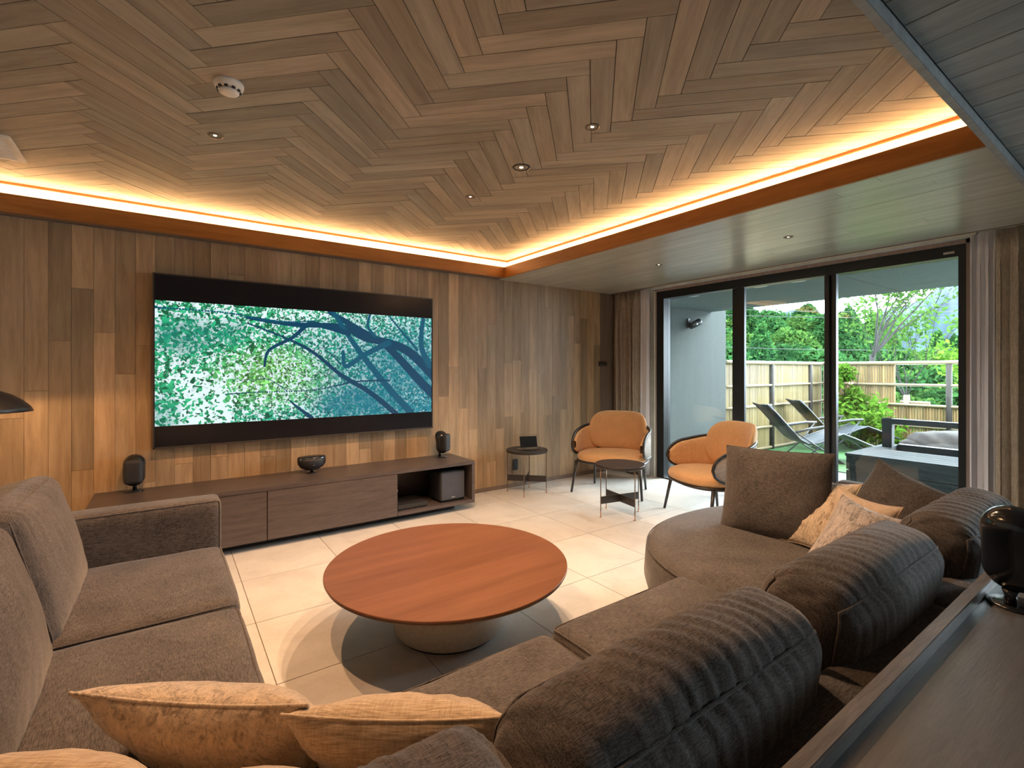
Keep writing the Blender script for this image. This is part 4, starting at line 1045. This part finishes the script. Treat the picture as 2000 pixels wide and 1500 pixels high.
# ground beyond the fence falls away, then a wooded hillside rises
r = random.Random(3)
def hill_z(u, d):
    rise = 9.6 if u < 1640 else 9.6-4.6*min(1, (u-1640)/120)
    t = min(1, max(0, (d-26)/44)); return -5+rise*t*t*(3-2*t)
Pg = []
for iu in range(0, 33):
    u = 700+iu*60; row = []
    for d in (12.9, 16, 20, 26, 34, 44, 56, 66, 80, 110):
        x, y = cam_pos(u, d); row.append((x, y, (-.8 if d < 14 else -2.5 if d < 18 else hill_z(u, d))-.2))
    Pg.append(row)
struct(MB().grid(Pg).obj('ground', 'meadow', smooth=True))
n = 0
rows = [(24, -4.6), (30, -4.2), (37, -2.6), (45, .0), (53, 2.6), (61, 4.9), (69, 6.0)]
for ri, (d, _) in enumerate(rows):
    step = 62*30/d*1.25; u = 1330+r.uniform(0, 40)
    while u < 1990:
        x, y = cam_pos(u, d+r.uniform(-2, 2)); z = hill_z(u, d)-.6+r.uniform(-.6, .6)
        k = r.choice([0, 0, 1, 1, 2, 3]) if d > 40 else r.choice([0, 1, 1, 2])
        t = thing('forest_tree', ['rounded deep green tree in the wooded hillside beyond the fence', 'rounded yellow-green tree in the wooded hillside beyond the fence', 'tall tapering green tree in the wooded hillside beyond the fence', 'pointed conifer in the wooded hillside beyond the fence'][k], 'tree', (x, y, z+1.2), r.uniform(0, 6), ['round green hillside trees', 'yellow-green hillside trees', 'tapering hillside trees', 'hillside conifers'][k])
        s_ = r.uniform(.8, 1.15)*(.75 if d < 33 else 1); t.scale = (s_, s_, s_)
        link('crown', crowns[k], None, t); link('trunk', trunk_me, None, t)
        u += step*r.uniform(.75, 1.2)
# far mountains
def mountain(label, u0, u1, d, hz, deep=1):
    P = []
    for i in range(60):
        t = i/59; u = u0+(u1-u0)*t; h = hz(t)+(8*math.sin(t*23)*.3+5*math.sin(t*51+1)*.3)*deep; row = []
        for j, (dd, f) in enumerate(((-120, 0), (-80, .35), (-40, .7), (0, 1), (90, .6), (160, 0))):
            x, y = cam_pos(u, d+deep*(dd+6*math.sin(i*1.3+j))); row.append((x, y, -8+(h+8)*f+(3*math.sin(i*2.1+j*3) if 0 < f < 1 else 0)))
        P.append(row)
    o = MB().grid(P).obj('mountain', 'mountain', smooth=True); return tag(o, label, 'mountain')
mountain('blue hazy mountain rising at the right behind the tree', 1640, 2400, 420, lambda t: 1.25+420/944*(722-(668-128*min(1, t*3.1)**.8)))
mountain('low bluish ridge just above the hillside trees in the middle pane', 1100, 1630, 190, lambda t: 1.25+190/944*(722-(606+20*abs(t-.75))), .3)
# garden tree beyond the fence: real branching
def branching(label, base, h0, lean, seed, leafn, leafs, mleaf, spread=.55, levels=4, r0=.085, name='garden_tree', L0=1.5):
    rr = random.Random(seed); mb = MB(); tips = []
    def grow(p, d, L, rad, lv):
        pts = [p]; q = p; dd = d
        for k in range(4):
            dd = (dd+Vector((rr.uniform(-.12, .12), rr.uniform(-.12, .12), rr.uniform(.0, .10)))).normalized(); q = q+dd*L/4; pts.append(q)
            if lv <= 2: tips.append(q)
        mb.tube(pts, [rad*(1-.13*k) for k in range(5)], 6)
        if lv == 0: return
        for k in range(rr.choice((2, 3, 3))):
            s = pts[rr.choice((2, 3, 4))] if k else pts[4]; nd_ = (dd+Vector((rr.uniform(-1, 1), rr.uniform(-1, 1), rr.uniform(-.15, .45)))*spread).normalized()
            grow(s, nd_, L*rr.uniform(.62, .85), rad*.58, lv-1)
    t = thing(name, label, 'tree', base)
    tr = [Vector((0, 0, 0)), Vector((lean[0]*h0*.5, lean[1]*h0*.5, h0*.5)), Vector((lean[0]*h0, lean[1]*h0, h0))]
    mb.tube(tr, [r0*1.2, r0*1.05, r0], 8)
    for k in range(5): grow(tr[2]-Vector((0, 0, rr.uniform(0, .25))), Vector((rr.uniform(-1, 1)*.75, rr.uniform(-1, 1)*.95, 1)).normalized(), L0*rr.uniform(.8, 1.2), r0*.5, levels-1)
    mb.obj('branches', 'bark', t, smooth=True)
    rn = np.random.default_rng(seed); tp = np.array([tuple(q) for q in tips])
    me = leaf_cloud(leafn, lambda g: tp[g.integers(len(tp))]+g.normal(size=3)*.14, leafs, seed); link('leaves', me, mleaf, t)
    return t
x, y = cam_pos(1704, 15.5); branching('tall airy tree with spreading bare branches beyond the far fence', (x, y, -1.2), 2.95, (0, 0), 8, 2300, .10, 'leaf_tree', .62, 5, .08, L0=1.55)
x, y = cam_pos(1738, 16.5); branching('slender leaning tree to the right of the airy tree', (x, y, -1.2), 1.6, (.25, -.2), 12, 1500, .10, 'leaf_tree', .6, 4, .05, L0=1.6)
x, y = cam_pos(1895, 10.6); branching('young maple with bright leaves at the right window edge', (x, y, GZ), 1.35, (0, 0), 15, 650, .085, 'leaf', .75, 3, .03, name='young_maple', L0=.42)
# shrubs and ground plants
def shrub(label, loc, rx, rz_, n, ls_, seed, m='leaf', name='shrub', stems=5):
    t = thing(name, label, 'shrub', loc); rr = random.Random(seed); mb = MB()
    for k in range(stems):
        a = rr.uniform(0, 6.3); mb.tube([(0, 0, 0), (rx*.25*math.cos(a), rx*.25*math.sin(a), rz_*.5), (rx*.5*math.cos(a), rx*.5*math.sin(a), rz_*rr.uniform(.8, 1))], [.012, .009, .004], 5)
    mb.obj('stems', 'bark', t)
    r0 = np.random.default_rng(seed); K = 14; c_ = np.stack([r0.normal(size=K)*.45*rx, r0.normal(size=K)*.45*rx, r0.uniform(.12, .95, K)*rz_], 1)
    me = leaf_cloud(n, lambda g: c_[g.integers(K)]+g.normal(size=3)*np.array([rx, rx, min(rz_, rx)])*.24, ls_, seed, 2.0); link('leaves', me, m, t); return t
x, y = cam_pos(1661, 9.7); shrub('tall bright green shrub in front of the bamboo fence beside the window mullion', (x, y, GZ), .30, 1.62, 1100, .06, 71)
x, y = cam_pos(1683, 9.5); shrub('wide leafy bush at the foot of the tall shrub', (x, y, GZ), .52, .85, 1900, .07, 72)
def tuft(label, loc, n, L, seed, wide=.035):
    t = thing('border_plant', label, 'plant', loc, 0); rr = random.Random(seed)
    for k in range(n):
        a = rr.uniform(0, 2*PI); o_ = rr.uniform(.3, 1); l = L*rr.uniform(.7, 1.1); P = []
        for s in (0, .35, .7, 1):
            w = wide*(1-abs(2*s-.8)**2*.6)*(.1 if s == 1 else 1); rd = l*s*o_*.7; z = l*(s*1.1-s*s*.55*o_)
            cx, cy = rd*math.cos(a), rd*math.sin(a); P.append([(cx-w*math.sin(a), cy+w*math.cos(a), z), (cx+w*math.sin(a), cy-w*math.cos(a), z)])
        MB().grid(P).obj('leaf', 'leaf', t)
    return t
for i, (u, d, L, nn, wd) in enumerate(((1748, 9.3, .38, 26, .04), (1778, 9.6, .45, 26, .05), (1806, 9.8, .40, 30, .035), (1838, 9.9, .50, 34, .022), (1868, 9.9, .52, 34, .022), (1722, 10.2, .4, 24, .04), (1640, 10.0, .3, 22, .04))):
    x, y = cam_pos(u, d); tuft(['broad-leaved plant right beside the handrail post', 'lush broad-leaved plant left of the boulder', 'leafy plant growing behind the boulder left end', 'grassy long-leaved plant behind the boulder', 'grassy long-leaved plant at the right window edge', 'broad-leaved plant against the fence by the bush', 'low leafy plant by the lounger foot'][i], (x, y, GZ), nn, L, 90+i, wd)
x, y = cam_pos(1856, 7.95)
b = cushion((1.25, .8, .62), .28, (.05, .05, .08), (26, 18, 12), lump=.0)
bb = MB(); P = np.array(b.v); P += (P/np.linalg.norm(P, axis=1, keepdims=True))*(.06*snoise(P[:, 0]*3+P[:, 2]*4, P[:, 1]*4, 5))[:, None]; bb.v = list(map(tuple, P)); bb.f = b.f
tag(bb.obj('boulder', 'boulder', smooth=True, weld=True, loc=(x, y, GZ+.10), rot=(0, 0, -1.0)), 'flat grey-brown boulder on the lawn behind the bath surround', 'boulder')
# overhead cables
for i, (z, d) in enumerate(((3.75, 21), (3.55, 22), (1.95, 20))):
    a = cam_pos(1100, d); b_ = cam_pos(2400, d)
    pts = [(a[0]+(b_[0]-a[0])*t_, a[1]+(b_[1]-a[1])*t_, z+.5*(2*t_-1)**2+.05*i) for t_ in np.linspace(0, 1, 20)]
    tag(MB().tube(pts, .012, 5).obj('overhead_cable', 'blk'), ['upper thin black cable crossing the sky', 'second thin black cable just below the upper one', 'lowest thin black cable crossing the hillside trees'][i], 'cable', 'overhead cables')
